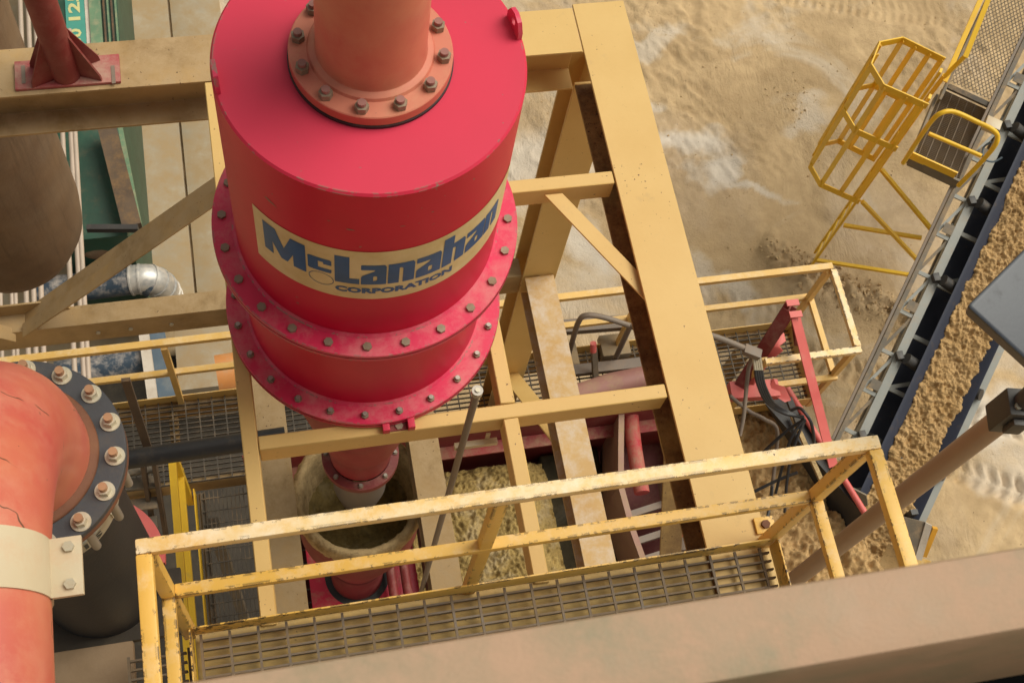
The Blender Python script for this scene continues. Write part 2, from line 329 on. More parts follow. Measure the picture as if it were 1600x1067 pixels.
# ================================================================== GROUND
def ground():
    x = np.arange(-5, 15.01, .035); y = np.arange(-1, 17.01, .035); X, Y = np.meshgrid(x, y)
    Z = -.10 + .10 * fbm(X * .3, Y * .3, 3, 3) + .012 * fbm(X * 2.2, Y * 2.2, 4, 9)
    rough = np.clip((fbm(X * .45 + 3, Y * .45, 3, 21) - .45) * 5, 0, 1)
    Z += rough * .05 * (fbm(X * 7, Y * 7, 4, 31) - .5)
    # wheel tracks: (start, end, width, direction of the lugs)
    def track(p0, p1, w, depth=.045, lug=.24, skew=.5, ph=0., full=0):
        nonlocal Z
        p0 = np.array(p0); p1 = np.array(p1); L = np.hypot(*(p1 - p0)); d = (p1 - p0) / L
        s = (X - p0[0]) * d[0] + (Y - p0[1]) * d[1]; t = -(X - p0[0]) * d[1] + (Y - p0[1]) * d[0] + .10 * np.sin(s * .9 + ph)
        m = np.clip((w / 2 - np.abs(t)) / .07, 0, 1) * np.clip(np.minimum(s, L - s) / .4, 0, 1)
        lugs = np.clip(np.sin(2 * math.pi * (s / lug + skew * np.abs(t) / w * 2)) * 2.2, -1, 1)
        chev = np.where(np.abs(t) < w * .07, 0, lugs) * (.7 + .6 * fbm(X * 4, Y * 4, 3, 77))
        keep = np.clip(fbm(X * .9 + ph, Y * .9, 3, 55) * 2.6 - .6 + full, 0, 1)
        Z = Z - m * keep * (depth * .6 - depth * .75 * chev) + .02 * np.exp(-((np.abs(t) - w / 2 - .06) / .07) ** 2) * keep * (s > 0) * (s < L)
    track((7.3, 4.9), (12.5, 1.6), .42, .075, .19, .5, .3, .6)
    track((7.9, 5.35), (13.5, 2.3), .36, .06, .19, -.5, 1.3, .5)
    track((6.6, 5.9), (8.7, 5.0), .45, .055, .16, .5, 5., .4)
    for k in (): track((2.6, 8.9 + .33 * k), (8.0 + .5 * k, 8.9 + .33 * k - .5 + .05 * k), .34, .030, .13, .7, k * 1.7)
    ua = X * .50 - Y * .87; va = X * .87 + Y * .50                       # short smeared strokes left by a scraping bucket
    smear = np.clip((Y - 8.3 - .12 * (X - 6)) * 1.5 + 1.2 * (fbm(X * .8, Y * .8, 4, 86) - .5), 0, 1) * np.clip(fbm(X * .5, Y * .5, 3, 88) * 4 - 1.2, .15, 1)
    Z += smear * .12 * (fbm(va * 12, ua * 5.0, 4, 87, .65) - .5) + .014 * (fbm(X * 5, Y * 5, 4, 89, .6) - .5)
    track((5.0, 12.6), (14, 10.6), .5, .025, .14, .5, 3.)
    track((9.2, 9.9), (14, 7.2), .5, .03, .15, .5, 7.); track((4.4, 7.4), (7.8, 6.2), .45, .02, .16, .5, 6.)
    flat = np.clip((fbm(X * .4 + 11, Y * .4 + 5, 3, 61) - .52) * 9, 0, 1)         # slurry flats are levelled
    Z = Z * (1 - .55 * flat) + .55 * flat * -.08
    # ridge of pushed-up mud beside the caged ladder foot
    r0 = np.array((6.95, 7.35)); r1 = np.array((8.8, 5.9)); L = np.hypot(*(r1 - r0)); d = (r1 - r0) / L
    s = (X - r0[0]) * d[0] + (Y - r0[1]) * d[1]; t = -(X - r0[0]) * d[1] + (Y - r0[1]) * d[0] + .12 * np.sin(s * 3)
    rid = np.exp(-(t / .22) ** 2) * np.clip(np.minimum(s + .3, L - s) / .3, 0, 1)
    Z += rid ** .7 * (.04 + .42 * np.clip(fbm(X * 5, Y * 5, 5, 91, .65) - .3, 0, 1)) + rid * .07 * fbm(X * 16, Y * 16, 3, 92)
    pad = (X < 1.6) & (Y > 1) & (Y < 13); Z = np.where(X < 1.2, np.minimum(Z, -.05), Z)
    m = bpy.data.materials.new('wet_sandy_ground'); m.use_nodes = True; t_ = m.node_tree; b = t_.nodes['Principled BSDF']
    co = _n(t_, 'ShaderNodeNewGeometry').outputs['Position']
    c = mix(t_, ramp(t_, noise(t_, co, .55, 8, .62, .5), .42, .58), (.54, .38, .205), (.42, .29, .15))
    c = mix(t_, mul(t_, ramp(t_, noise(t_, co, 3.2, 8, .7), .45, .7), .45), c, (.30, .19, .085))
    c = mix(t_, mul(t_, ramp(t_, noise(t_, co, .42, 6, .58, 1.6), .55, .68), .75), c, (.56, .47, .36))      # pale dried slurry
    pa = _n(t_, 'ShaderNodeAttribute', attribute_name='dried_slurry'); c = mix(t_, mul(t_, pa.outputs['Fac'], .75), c, (.66, .60, .52))
    wet = ramp(t_, noise(t_, co, .33, 5, .55, 1.0), .50, .62)
    c = mix(t_, mul(t_, wet, .25), c, (.36, .25, .15))
    c = mix(t_, ramp(t_, noise(t_, co, 22, 5, .6), .68, .72), c, (.16, .10, .055)); t_.links.new(c, b.inputs['Base Color'])
    t_.links.new(ramp(t_, wet, 0, 1, (.85,) * 3, (.42,) * 3), b.inputs['Roughness'])
    mp = _n(t_, 'ShaderNodeMapping'); mp.inputs['Rotation'].default_value = (0, 0, R(-32)); mp.inputs['Scale'].default_value = (15, 5.0, 5); t_.links.new(co, mp.inputs[0])
    st_ = mul(t_, noise(t_, mp.outputs[0], 1.0, 5, .6, .8), ramp(t_, noise(t_, co, .45, 4, .6, .6), .46, .60))
    hgt = mul(t_, mul(t_, noise(t_, co, 18, 8, .75), ramp(t_, noise(t_, co, .6, 5, .6, .8), .42, .60, (.22,) * 3, (1,) * 3)), mul(t_, st_, .8), 'ADD')
    bp = _n(t_, 'ShaderNodeBump', i_Strength=.85, i_Distance=.032); t_.links.new(hgt, bp.inputs['Height']); t_.links.new(bp.outputs[0], b.inputs['Normal'])
    g = sheet('ground', X, Y, Z, m); g['kind'] = 'structure'
    D = 1.1 * (fbm(X * 1.2, Y * 1.2, 6, 201, .6) - .5); E_ = 1.1 * (fbm(X * 1.2, Y * 1.2, 6, 202, .6) - .5); pal = np.zeros_like(X)
    for bx_, by_, rx, ry, amt in ((6.15, 9.35, .55, .28, 1), (6.55, 8.75, .38, .5, 1), (5.6, 10.2, .35, .2, .7), (3.8, 9.2, 1.1, .7, .9), (4.3, 7.9, .5, .5, .8), (8.1, 9.6, .5, .2, .6),
                                  (9.9, 4.6, 1.4, .5, .9), (9.4, 3.9, .8, .4, .6), (6.2, 6.9, .35, .25, .7), (5.75, 7.0, .2, .5, .6), (10.4, 5.6, .9, .4, .7), (5.7, 11.3, .8, .2, .6), (7.0, 8.4, .6, .12, .8), (.9, 12, 1.5, .5, .8)):
        q = ((X - bx_ + D) / rx) ** 2 + ((Y - by_ + E_) / ry) ** 2; pal = np.maximum(pal, amt * np.clip(1.25 - q, 0, 1))
    at_ = g.data.attributes.new('dried_slurry', 'FLOAT', 'POINT'); at_.data.foreach_set('value', pal.ravel())
    bm = NB(); box(bm, (-150, -150, -.60), (150, 150, -.45)); o = part('outer_ground', bm, m); o['kind'] = 'structure'
ground()
def clods():
    bm = NB(); n = 0
    def clod(x, y, z, r):
        q = Matrix.Rotation(random.random() * 6, 3, 'Z') @ Matrix.Rotation(random.random() * 6, 3, 'X')
        v = [bm.verts.new(q @ (Vector(p) * r * random.uniform(.6, 1.15)) * 1.0 + Vector((x, y, z))) for p in ((1, 0, 0), (-1, 0, 0), (0, .9, 0), (0, -.9, 0), (0, 0, .6), (0, 0, -.6), (.6, .6, .3), (-.6, -.5, .3))]
        bmesh.ops.convex_hull(bm, input=v)
    me = bpy.data.objects['ground'].data; nx = len(np.arange(-5, 15.01, .035)); zz = np.empty(len(me.vertices) * 3); me.vertices.foreach_get('co', zz); zz = zz.reshape(-1, 3)[:, 2].reshape(-1, nx)
    def gz(x, y): return zz[min(max(int((y + 1) / .035), 0), zz.shape[0] - 1), min(max(int((x + 5) / .035), 0), nx - 1)]
    def put_c(x, y, r): clod(x, y, gz(x, y) + r * .2, r)
    for k in range(420): s_ = random.random(); put_c(6.9 + 1.95 * s_ + random.gauss(0, .16), 7.4 - 1.5 * s_ + random.gauss(0, .16), abs(random.gauss(0, .018)) + .012)   # along the mud ridge
    for k in range(260): put_c(random.uniform(4, 14), random.uniform(8.3, 12.5), abs(random.gauss(0, .009)) + .008)
    for k in range(120): put_c(random.uniform(5.5, 13), random.uniform(2.5, 8.5), abs(random.gauss(0, .008)) + .006)
    for k in range(240): s_ = random.random(); put_c(5.6 + 3.2 * s_ + random.gauss(0, .25), 1.9 + 4.3 * s_ + random.gauss(0, .2), abs(random.gauss(0, .010)) + .008)  # spillage under the belt edge
    for cx_, cy_ in ((7.9, 9.9), (5.4, 6.6)):
        for k in range(40): put_c(random.gauss(cx_, .22), random.gauss(cy_, .16), abs(random.gauss(0, .012)) + .008)
    bmesh.ops.recalc_face_normals(bm, faces=bm.faces); o = part('sand_clods', bm, sand_mat('dry_clods', (.56, .40, .22), (.48, .33, .17), wetness=0, bump=.3), kind='stuff'); tag(o, 'small clods of sand scattered over the wet ground', 'sand clods')
clods()
bm = NB(); box(bm, (-4.6, 6.9, -.2), (-.98, 13.2, .02)); o = part('concrete_slab', bm, 'conc', bevel=.01); o['kind'] = 'structure'
bm = NB(); box(bm, (-.95, 6.9, -.2), (-.25, 13.2, .015)); o = part('concrete_apron', bm, 'conc', bevel=.01); o['kind'] = 'structure'
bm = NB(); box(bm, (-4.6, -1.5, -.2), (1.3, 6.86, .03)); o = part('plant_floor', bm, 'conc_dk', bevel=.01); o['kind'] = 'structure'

# ================================================================== BOLT MESHES
def bolt_mesh(name, r, zn, stud_r, stud_h, m1, m2=None, washer=0., wm='zinc'):
    bm = NB(); base = 0
    if washer: hexprism(bm, washer, 0, .005, 20); base = .005
    nw = len(bm.faces); hexprism(bm, r, base, base + zn); nn = len(bm.faces)
    if stud_h: hexprism(bm, stud_r, base + zn, base + zn + stud_h, 12)
    bm.faces.ensure_lookup_table()
    for i, f in enumerate(bm.faces): f.material_index = 2 if (washer and i < nw) else (0 if i < nn else 1)
    bmesh.ops.recalc_face_normals(bm, faces=bm.faces)
    me = bpy.data.meshes.new(name); bm.to_mesh(me); bm.free()
    for x in (m1, m2 or m1, wm): me.materials.append(M[x])
    return me
B_TOP = bolt_mesh('flange_bolt', .021, .022, .0125, .014, 'bolt', 'bolt_red')
B_HEX = bolt_mesh('hex_bolt', .0165, .012, 0, 0, 'bolt')
B_NUT = bolt_mesh('nut_bolt', .0155, .012, .009, .013, 'bolt', 'zbolt')
B_BIG = bolt_mesh('elbow_bolt', .0195, .022, .0125, .020, 'zinc', 'orange_stud', .0285)
B_SM = bolt_mesh('small_bolt', .013, .01, 0, 0, 'zinc')

# ================================================================== HYDROCYCLONE
AX = (.3675, 2.305)
cy = thing('hydrocyclone', 'big red cylindrical cyclone with a cream lettered sticker standing in the tan steel frame', 'cyclone', (AX[0], AX[1], H - 9.2))
def Z(h): return H - h
bm = NB(); lathe(bm, AX, [(.10, Z(3.132)), (.461, Z(3.128)), (.468, Z(3.135)), (.468, Z(4.055))], 128); drum = part('barrel', bm, 'red', cy, sharp=25)
for a in (9.5, 184):                                   # lifting lugs welded near the rim
    bm = NB(); c, s = math.cos(R(a)), math.sin(R(a)); rot = Matrix(((c, -s, 0), (s, c, 0), (0, 0, 1)))
    pts = [(.462, y, z) for y, z in ((-.048, 0), (.048, 0), (.048, .03), (.03, .062), (0, .072), (-.03, .062), (-.048, .03))]
    hole = [(.462, .014 * math.cos(k * math.pi / 5), .036 + .014 * math.sin(k * math.pi / 5)) for k in range(10)]
    allp = [Vector(p) for p in pts + hole]; tris = tessellate_polygon([[Vector(p) for p in pts], [Vector(p) for p in hole]])
    org = Vector((AX[0], AX[1], Z(3.13)))
    va = [bm.verts.new(rot @ p + org) for p in allp]; vb = [bm.verts.new(rot @ (p - Vector((.014, 0, 0))) + org) for p in allp]
    for t in tris: bm.faces.new([va[i] for i in t]); bm.faces.new([vb[i] for i in reversed(t)])
    for lo, n in ((0, len(pts)), (len(pts), len(hole))):
        for i in range(n): j = lo + i; k = lo + (i + 1) % n; bm.faces.new((va[j], vb[j], vb[k], va[k]))
    part('lifting_lug', bm, 'red_flange', cy)
# overflow pipe and its flange
bm = NB(); lathe(bm, AX, [(.0, Z(3.118)), (.245, Z(3.118)), (.245, Z(3.128))], 72); part('gasket', bm, 'rubber', cy)
bm = NB(); lathe(bm, AX, [(.10, Z(3.116)), (.2415, Z(3.116)), (.2415, Z(3.082)), (.2385, Z(3.079)), (.188, Z(3.077)), (.183, Z(3.068)), (.160, Z(3.056)), (.10, Z(3.055))], 96); tf = part('pipe_flange', bm, 'faded', cy, sharp=30)
for k in range(12):
    a = R(-105 + 30 * k); inst('bolt', B_TOP, (AX[0] + .214 * math.cos(a), AX[1] + .214 * math.sin(a), Z(3.078)), tf, (0, 0, a + random.random()))
bm = NB(); lathe(bm, AX, [(.166, Z(3.06)), (.1625, Z(3.05)), (.1625, Z(2.1)), (.155, Z(2.1))], 64); part('overflow_pipe', bm, 'faded', cy)
# barrel flanges with bolts
def flange(h, r, m, bolt, name, inner, off, br):
    bm = NB(); lathe(bm, AX, [(inner, Z(h)), (r - .002, Z(h)), (r, Z(h) - .002), (r, Z(h) - .016)], 128)
    lathe(bm, AX, [(r - .001, Z(h) - .0165), (r - .001, Z(h) - .019)], 128)
    lathe(bm, AX, [(r + .001, Z(h) - .019), (r + .001, Z(h) - .036), (inner, Z(h) - .036)], 128)
    lathe(bm, AX, [(inner + .012, Z(h) + .0005), (inner - .002, Z(h) + .011)], 128)
    f = part(name, bm, m, cy, sharp=30)
    for k in range(24):
        a = R(off + 15 * k); inst('bolt', bolt, (AX[0] + br * math.cos(a), AX[1] + br * math.sin(a), Z(h)), f, (0, 0, random.random() * 3))
flange(4.066, .551, 'red_flange', B_HEX, 'barrel_flange', .468, -97.5, .515)
flange(4.712, .555, 'red_flange', B_NUT, 'barrel_flange', .468, -97.5, .519)
bm = NB(); lathe(bm, AX, [(.468, Z(4.10)), (.468, Z(4.712))], 128); part('lower_barrel', bm, 'red', cy)
bm = NB(); lathe(bm, AX, [(.468, Z(4.748)), (.462, Z(4.80)), (.20, Z(6.30)), (.17, Z(6.34)), (.165, Z(6.6))], 96); part('cone', bm, mat('deep_red_paint', (.30, .012, .022), (.22, .015, .02), (.35, .16, .10), .3, .3, rough=.5), cy)
bm = NB(); lathe(bm, AX, [(.165, Z(6.62)), (.209, Z(6.63)), (.209, Z(6.68)), (.15, Z(6.69))], 64); af = part('apex_flange', bm, 'maroon', cy)
for k in range(8):
    a = R(-97 + 45 * k); inst('bolt', B_NUT, (AX[0] + .187 * math.cos(a), AX[1] + .187 * math.sin(a), Z(6.63)), af)
bm = NB(); lathe(bm, AX, [(.15, Z(6.68)), (.15, Z(7.15)), (.11, Z(7.40)), (.10, Z(7.38))], 48); part('spigot', bm, 'grey_pipe', cy)
for dx in (-.045, .055):                                # mounting lugs resting on the cross tube
    bm = NB(); box(bm, (AX[0] + .04 + dx, 1.722, Z(4.7615)), (AX[0] + .068 + dx, 1.775, Z(4.722))); lg = part('mounting_lug', bm, 'red', cy, bevel=.003)
inst('bolt', B_HEX, (AX[0] + .062, 1.745, Z(4.7605)), cy)
bm = NB(); box(bm, (AX[0] + .024, 1.727, Z(4.7612)), (AX[0] + .094, 1.772, Z(4.754))); part('lug_plate', bm, 'maroon', cy)

# sticker and lettering, bent round the barrel
def wrap(flat, name, m, parent, r, z0):
    """flat: list of (outer loop, [holes]) in metres (u to the right, v up); becomes a thin curved plate"""
    bm = NB()
    for outer, holes in flat:
        loops = [[Vector((p[0], p[1], 0)) for p in l] for l in [outer] + holes]; vs = [bm.verts.new(v) for l in loops for v in l]
        for t in tessellate_polygon(loops):
            try: bm.faces.new([vs[i] for i in t])
            except ValueError: pass
    us = [v.co.x for v in bm.verts]; u = math.floor(min(us) / .01) * .01
    while u < max(us):
        bmesh.ops.bisect_plane(bm, geom=bm.verts[:] + bm.edges[:] + bm.faces[:], plane_co=(u, 0, 0), plane_no=(1, 0, 0)); u += .01
    for v in bm.verts:
        a = v.co.x / .468 - math.pi / 2; v.co = Vector((AX[0] + r * math.cos(a), AX[1] + r * math.sin(a), z0 + v.co.y))
    bmesh.ops.recalc_face_normals(bm, faces=bm.faces)
    f0 = bm.faces[0] if False else None
    me = bpy.data.meshes.new(name); bm.to_mesh(me); bm.free(); me.materials.append(M[m])
    me.transform(Matrix.Translation(-wpos(parent))); o = bpy.data.objects.new(name, me); COL.objects.link(o); o.parent = parent
    return o
zb = Z(3.675)                                           # baseline of the big lettering
st = wrap([([(-.468, -.105), (.538, -.105), (.538, .215), (-.468, .215)], [])], 'sticker', 'label', cy, .4695, zb)
G = {
 'M': [([(0, 0), (.23, 0), (.23, .45), (.43, .04), (.58, .04), (.72, .42), (.72, 0), (1, 0), (1, 1), (.68, 1), (.51, .48), (.32, 1), (0, 1)], [])],
 'c': [([(.06, 0), (.94, 0), (1, .06), (1, .28), (.44, .28), (.44, .74), (.66, .74), (.66, .60), (1, .60), (1, .94), (.94, 1), (.06, 1), (0, .94), (0, .06)], [])],
 'L': [([(0, 0), (1, 0), (1, .20), (.60, .20), (.60, 1), (0, 1)], [])],
 'a': [([(0, 0), (1, 0), (1, .90), (.93, 1), (0, 1), (0, .76), (.56, .76), (.50, .68), (.06, .45), (0, .38)], [[(.48, .40), (.52, .44), (.60, .44), (.64, .40), (.64, .24), (.60, .20), (.48, .20)]])],
 'n': [([(0, 0), (.42, 0), (.42, .78), (.50, .78), (.56, .72), (.56, 0), (1, 0), (1, .90), (.93, 1), (0, 1)], [])],
 'h': [([(0, 0), (.42, 0), (.42, .78), (.50, .78), (.56, .72), (.56, 0), (1, 0), (1, .90), (.93, 1), (.44, 1), (.44, 1.42), (0, 1.42)], [])]}
def put(ch, u, w, v, h, name='letter'):
    g = [([(u + x * w, v + y * h) for x, y in o_], [[(u + x * w, v + y * h) for x, y in hh] for hh in hs_]) for o_, hs_ in G[ch]]
    wrap(g, name, 'blue_ink', st, .4706, zb)
put('M', -.425, .160, 0, .175); put('c', -.258, .078, .045, .085); put('L', -.170, .078, 0, .175)
put('a', -.087, .080, 0, .13); put('n', -.002, .086, 0, .13); put('a', .090, .086, 0, .13)
put('h', .182, .088, 0, .13); put('a', .277, .088, 0, .13); put('n', .369, .080, 0, .13)
N = 36                                                  # thin ellipse under the small c
el = lambda a, b: [(-.215 + a * math.cos(2 * math.pi * k / N), -.005 + b * math.sin(2 * math.pi * k / N)) for k in range(N)]
wrap([(el(.042, .040), [el(.0395, .0375)])], 'ring_mark', 'blue_ink', st, .4706, zb)
for u_, v_, w_, h_, sl in ((-.405, .335, .050, .008, -.35), (-.135, .345, .030, .005, -.05), (.025, .362, .018, .003, -.2), (-.19, .375, .012, .003, 0), (.12, .40, .010, .004, .1), (.26, .47, .008, .006, 0)):
    wrap([([(u_, v_), (u_ + w_ * .4, v_ - h_ * .3 + sl * w_ * .4), (u_ + w_, v_ + sl * w_), (u_ + w_ * .7, v_ + h_ * .8 + sl * w_ * .7), (u_ + w_ * .2, v_ + h_ + sl * w_ * .2)], [])], 'paint_scuff', 'bolt', cy, .4688, zb)
def text_loops(txt, height, width, u0, v0, offset=.0, name='word', m='blue_ink', to=None):
    cu = bpy.data.curves.new('t', 'FONT'); cu.body = txt; cu.size = 1; cu.offset = offset; cu.resolution_u = 2; cu.fill_mode = 'FRONT'
    o = bpy.data.objects.new('t', cu); COL.objects.link(o); bpy.context.view_layer.update()
    me = bpy.data.meshes.new_from_object(o.evaluated_get(bpy.context.evaluated_depsgraph_get())); bpy.data.objects.remove(o)
    xs = [v.co.x for v in me.vertices]; ys = [v.co.y for v in me.vertices]
    for v in me.vertices: v.co = Vector((u0 + (v.co.x - min(xs)) / (max(xs) - min(xs)) * width, v0 + (v.co.y - min(ys)) / (max(ys) - min(ys)) * height, 0))
    return me
me = text_loops('CORPORATION', .038, .397, -.170, -.063, .05)
bm = NB(); bm.from_mesh(me); u = -.17
while u < .24: bmesh.ops.bisect_plane(bm, geom=bm.verts[:] + bm.edges[:] + bm.faces[:], plane_co=(u, 0, 0), plane_no=(1, 0, 0)); u += .01
for v in bm.verts:
    a = v.co.x / .468 - math.pi / 2; v.co = Vector((AX[0] + .4706 * math.cos(a), AX[1] + .4706 * math.sin(a), zb + v.co.y))
part('lettering', bm, 'blue_ink', st)

# ================================================================== STEEL FRAME (tan)
fr = thing('cyclone_tower', 'tan painted tower of steel beams and columns that carries the red cyclone', 'steel frame', (1.667, 3.585, 0))
def B(name, fn, m, label=None, bevel=.0015, **k):
    bm = NB(); fn(bm); return part(name, bm, m, fr, label, bevel, 1, **k)
B('main_beam', lambda b: box(b, (1.5425, .3, Z(4.772)), (1.7925, 3.73, Z(4.757))), 'tan', bevel=.002)
B('beam_web', lambda b: prism(b, P(1.6675, .3, 4.7725), P(1.6675, 3.455, 4.7725), [(-.005, 0), (-.005, -.245), (-.125, -.245), (-.125, -.26), (.125, -.26), (.125, -.245), (.005, -.245), (.005, 0)]), 'rusty', 'rust-spotted web and lower flange')
B('header_beam', lambda b: ibeam(b, P(-3.2, 3.585, 4.76), P(.40, 3.585, 4.76), .25, .30), 'tan_dirty')
B('header_beam', lambda b: ibeam(b, P(.402, 3.585, 4.76), P(1.538, 3.585, 4.76), .25, .30), 'tan')
B('front_beam', lambda b: ibeam(b, P(-.42, .84, 4.776), P(1.540, .84, 4.776), .44, .30), 'tan_ochre')
def rect(b, x0, x1, y0, y1, h0, h1): box(b, (x0, y0, Z(h1)), (x1, y1, Z(h0)))
B('side_tube', lambda b: rect(b, -.182, -.122, 1.045, 3.455, 4.76, 4.89), 'tan', bevel=.004)
B('cross_tube', lambda b: rect(b, -.119, 1.537, 1.722, 1.782, 4.762, 4.892), 'tan', bevel=.004)
B('mullion_tube', lambda b: rect(b, .846, .907, 1.045, 1.719, 4.76, 4.885), 'tan', bevel=.004)
B('mullion_tube', lambda b: rect(b, .846, .907, 1.785, 2.745, 4.76, 4.885), 'tan', bevel=.004)
B('cross_tube', lambda b: rect(b, -.119, 1.537, 2.749, 2.812, 4.762, 4.885), 'tan', bevel=.004)
B('knee_plate', lambda b: poly(b, [P(1.22, 2.74, 4.80), P(1.30, 2.74, 4.80), P(1.60, 2.24, 4.80), P(1.60, 2.10, 4.80)], .01), 'tan')
# columns and second tier
def colbeam(b, x, y, h0, h1, w=.25, d=.25): prism(b, P(x, y, h0), P(x, y, h1), [(-w/2, d/2), (-w/2, d/2-.014), (-.006, d/2-.014), (-.006, -d/2+.014), (-w/2, -d/2+.014), (-w/2, -d/2), (w/2, -d/2), (w/2, -d/2+.014), (.006, -d/2+.014), (.006, d/2-.014), (w/2, d/2-.014), (w/2, d/2)], Vector((0, 1, 0)))
B('column', lambda b: colbeam(b, 1.667, 3.59, 5.065, 15.2, .22, .20), 'tan')
B('column', lambda b: colbeam(b, -3.0, 3.59, 5.065, 15.2, .22, .20), 'tan_dirty')
B('tier_beam', lambda b: ibeam(b, P(1.66, 1.0, 7.1), P(1.66, 3.48, 7.1), .187, .22), 'tan_white')
B('tier_beam', lambda b: ibeam(b, P(-.10, .9, 7.1), P(-.10, 3.48, 7.1), .187, .22), 'tan_dirty')
B('tier_beam', lambda b: ibeam(b, P(.77, .9, 7.105), P(.77, 3.48, 7.105), .175, .22), 'tan_dirty')
B('tier_header', lambda b: prism(b, P(-2.9, 3.56, 7.1), P(1.55, 3.56, 7.1), [(.065, 0), (.065, -.23), (.05, -.23), (.05, -.014), (-.065, -.014), (-.065, 0)]), 'tan_dirty')
B('brace', lambda b: bar(b, P(-1.454, 3.585, 7.12), P(-.17, 3.585, 5.78), .012, .10, Vector((0, 1, 0))) or angle(b, P(-1.454, 3.53, 7.07), P(-.17, 3.53, 5.72), .09, .01, Vector((-.6, 0, 1))), 'tan_dirty')
B('brace', lambda b: angle(b, P(-1.50, 3.53, 7.12), P(-2.8, 3.53, 5.72), .09, .01, Vector((.6, 0, 1)), -1), 'tan_dirty')
B('gusset_plate', lambda b: poly(b, [P(-1.66, 3.62, 6.98), P(-1.25, 3.62, 6.98), P(-1.18, 3.62, 7.1), P(-1.72, 3.62, 7.1)], .012), 'tan_dirty')
B('brace', lambda b: bar(b, P(1.66, 3.52, 8.75), P(1.66, 2.42, 7.34), .13, .012, Vector((0, -.7, 1))), 'tan')
B('post_plate', lambda b: prism(b, P(1.70, 1.90, 5.07), P(1.735, 1.25, 6.05), [(-.055, .01), (.055, .01), (.055, 0), (-.045, 0), (-.045, -.10), (-.055, -.10)]), 'rusty')
bm = NB()                                               # pale bracket clamped under the cross tube
box(bm, (.66, 1.69, Z(4.985)), (.84, 1.715, Z(4.955)))
for x in (.69, .79): box(bm, (x, 1.712, Z(4.975)), (x + .018, 1.7205, Z(4.90)))
part('clamp_bracket', bm, 'cream', fr, 'small pale clamp bracket', .002)
for x, y in ((-1.05, 3.495), (-.86, 3.495), (-.62, 3.495)):
    me = B_SM; inst('bolt', me, P(x, 3.494, 7.22), fr, (R(90), 0, 0))
bm = NB(); box(bm, (1.755, 1.10, Z(4.755)), (1.835, 1.165, Z(4.742))); bp_ = part('bolt_plate', bm, 'yel', fr, bevel=.002)
inst('bolt', bolt_mesh('plate_bolt', .018, .014, 0, 0, 'rust'), P(1.795, 1.132, 4.742), bp_)

# red strut standing on the header beam at the left
t = thing('red_strut', 'dark red pipe leg with fins on a slotted base plate at the upper left', 'strut', P(-.83, 3.55, 4.76))
c0 = at(107, 112, 4.75)
bm = NB()
pl = [at(22, 97, 4.744), at(188, 90, 4.744), at(189, 132, 4.744), at(20, 141, 4.744)]
x0, x1 = pl[3].x + .01, pl[2].x; y0, y1 = pl[3].y, pl[0].y
box(bm, (x0, y0, Z(4.758)), (x1, y1, Z(4.742))); part('base_plate', bm, 'maroon' if False else mat('dusty_red_plate', (.38, .07, .07), (.30, .05, .05), (.42, .27, .2), .5, .6, rough=.6), t, bevel=.002)
for q in (36, 176):
    a, b_ = at(q, 103, 4.741), at(q, 131, 4.741); bm = NB(); box(bm, (a.x - .008, b_.y, Z(4.7415)), (a.x + .008, a.y, Z(4.7395))); part('slot', bm, 'grey_pipe', t)
base = Vector(((x0 + x1) / 2 - .005, (y0 + y1) / 2 - .01, Z(4.742)))
bm = NB(); tube(bm, [base, base + Vector((-.02, .0, 1.6))], .062, 24); part('leg', bm, 'maroon', t)
for dx, dy in ((.145, -.055), (-.145, -.055), (.145, .055), (-.145, .055)):
    bm = NB(); o_ = base + Vector((dx * .15, dy * .15, 0)); poly(bm, [o_, base + Vector((dx, dy, 0)), base + Vector((dx * .98, dy * .98, .03)), base + Vector((dx * .30, dy * .30, .30)), o_ + Vector((0, 0, .30))], .010); part('gusset', bm, 'maroon', t)

# ================================================================== PLATFORMS AND RAILS
def grate(root, x0, x1, y0, y1, h, along='x', pitch=.033, cross=.1016, m='galv', single=False, depth=.024):
    zt = Z(h); bars = np.arange((y0 if along == 'x' else x0) + .004, (y1 if along == 'x' else x1), pitch); cr = np.arange((x0 if along == 'x' else y0) + .005, (x1 if along == 'x' else y1), cross)
    def bb(bm, q):
        if along == 'x': box(bm, (x0, q - .0036, zt - depth), (x1, q + .0036, zt))
        else: box(bm, (q - .0028, y0, zt - depth), (q + .0028, y1, zt))
    def cb(bm, q):
        if along == 'x': box(bm, (q - .0048, y0, zt - .009), (q + .0048, y1, zt - .0012 + .0025))
        else: box(bm, (x0, q - .004, zt - .009), (x1, q + .004, zt - .0012 + .0025))
    if single:
        for q in bars: bm = NB(); bb(bm, q); part('bearing_bar', bm, m, root)
        for q in cr: bm = NB(); cb(bm, q); part('cross_bar', bm, m, root)
    else:
        bm = NB()
        for q in bars: bb(bm, q)
        for q in cr: cb(bm, q)
        part('grating', bm, m, root, kind='stuff')
def rail(root, name, a, b, w=.044, m='yel', bevel=.005):
    bm = NB(); bar(bm, a, b, w, w * .9); return part(name, bm, m, root, bevel=bevel)
np_ = thing('access_platform', 'near walkway with grey bar grating and chipped yellow square guard rails', 'platform', P(.67, .8, 4.76))
grate(np_, -.40, 1.775, .42, 1.04, 4.722, single=True)
grate(np_, -.655, -.45, .42, 1.00, 4.722, single=False)
bm = NB(); box(bm, (-.445, .3, Z(4.80)), (-.43, 1.0, Z(4.715))); part('edge_angle', bm, 'galv_dk', np_)
XL, XR, YF = -.437, 1.778, 1.066
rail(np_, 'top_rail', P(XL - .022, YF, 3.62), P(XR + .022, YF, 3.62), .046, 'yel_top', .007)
rail(np_, 'top_rail', P(XL, YF - .023, 3.62), P(XL, .1, 3.62), .046, 'yel', .007)
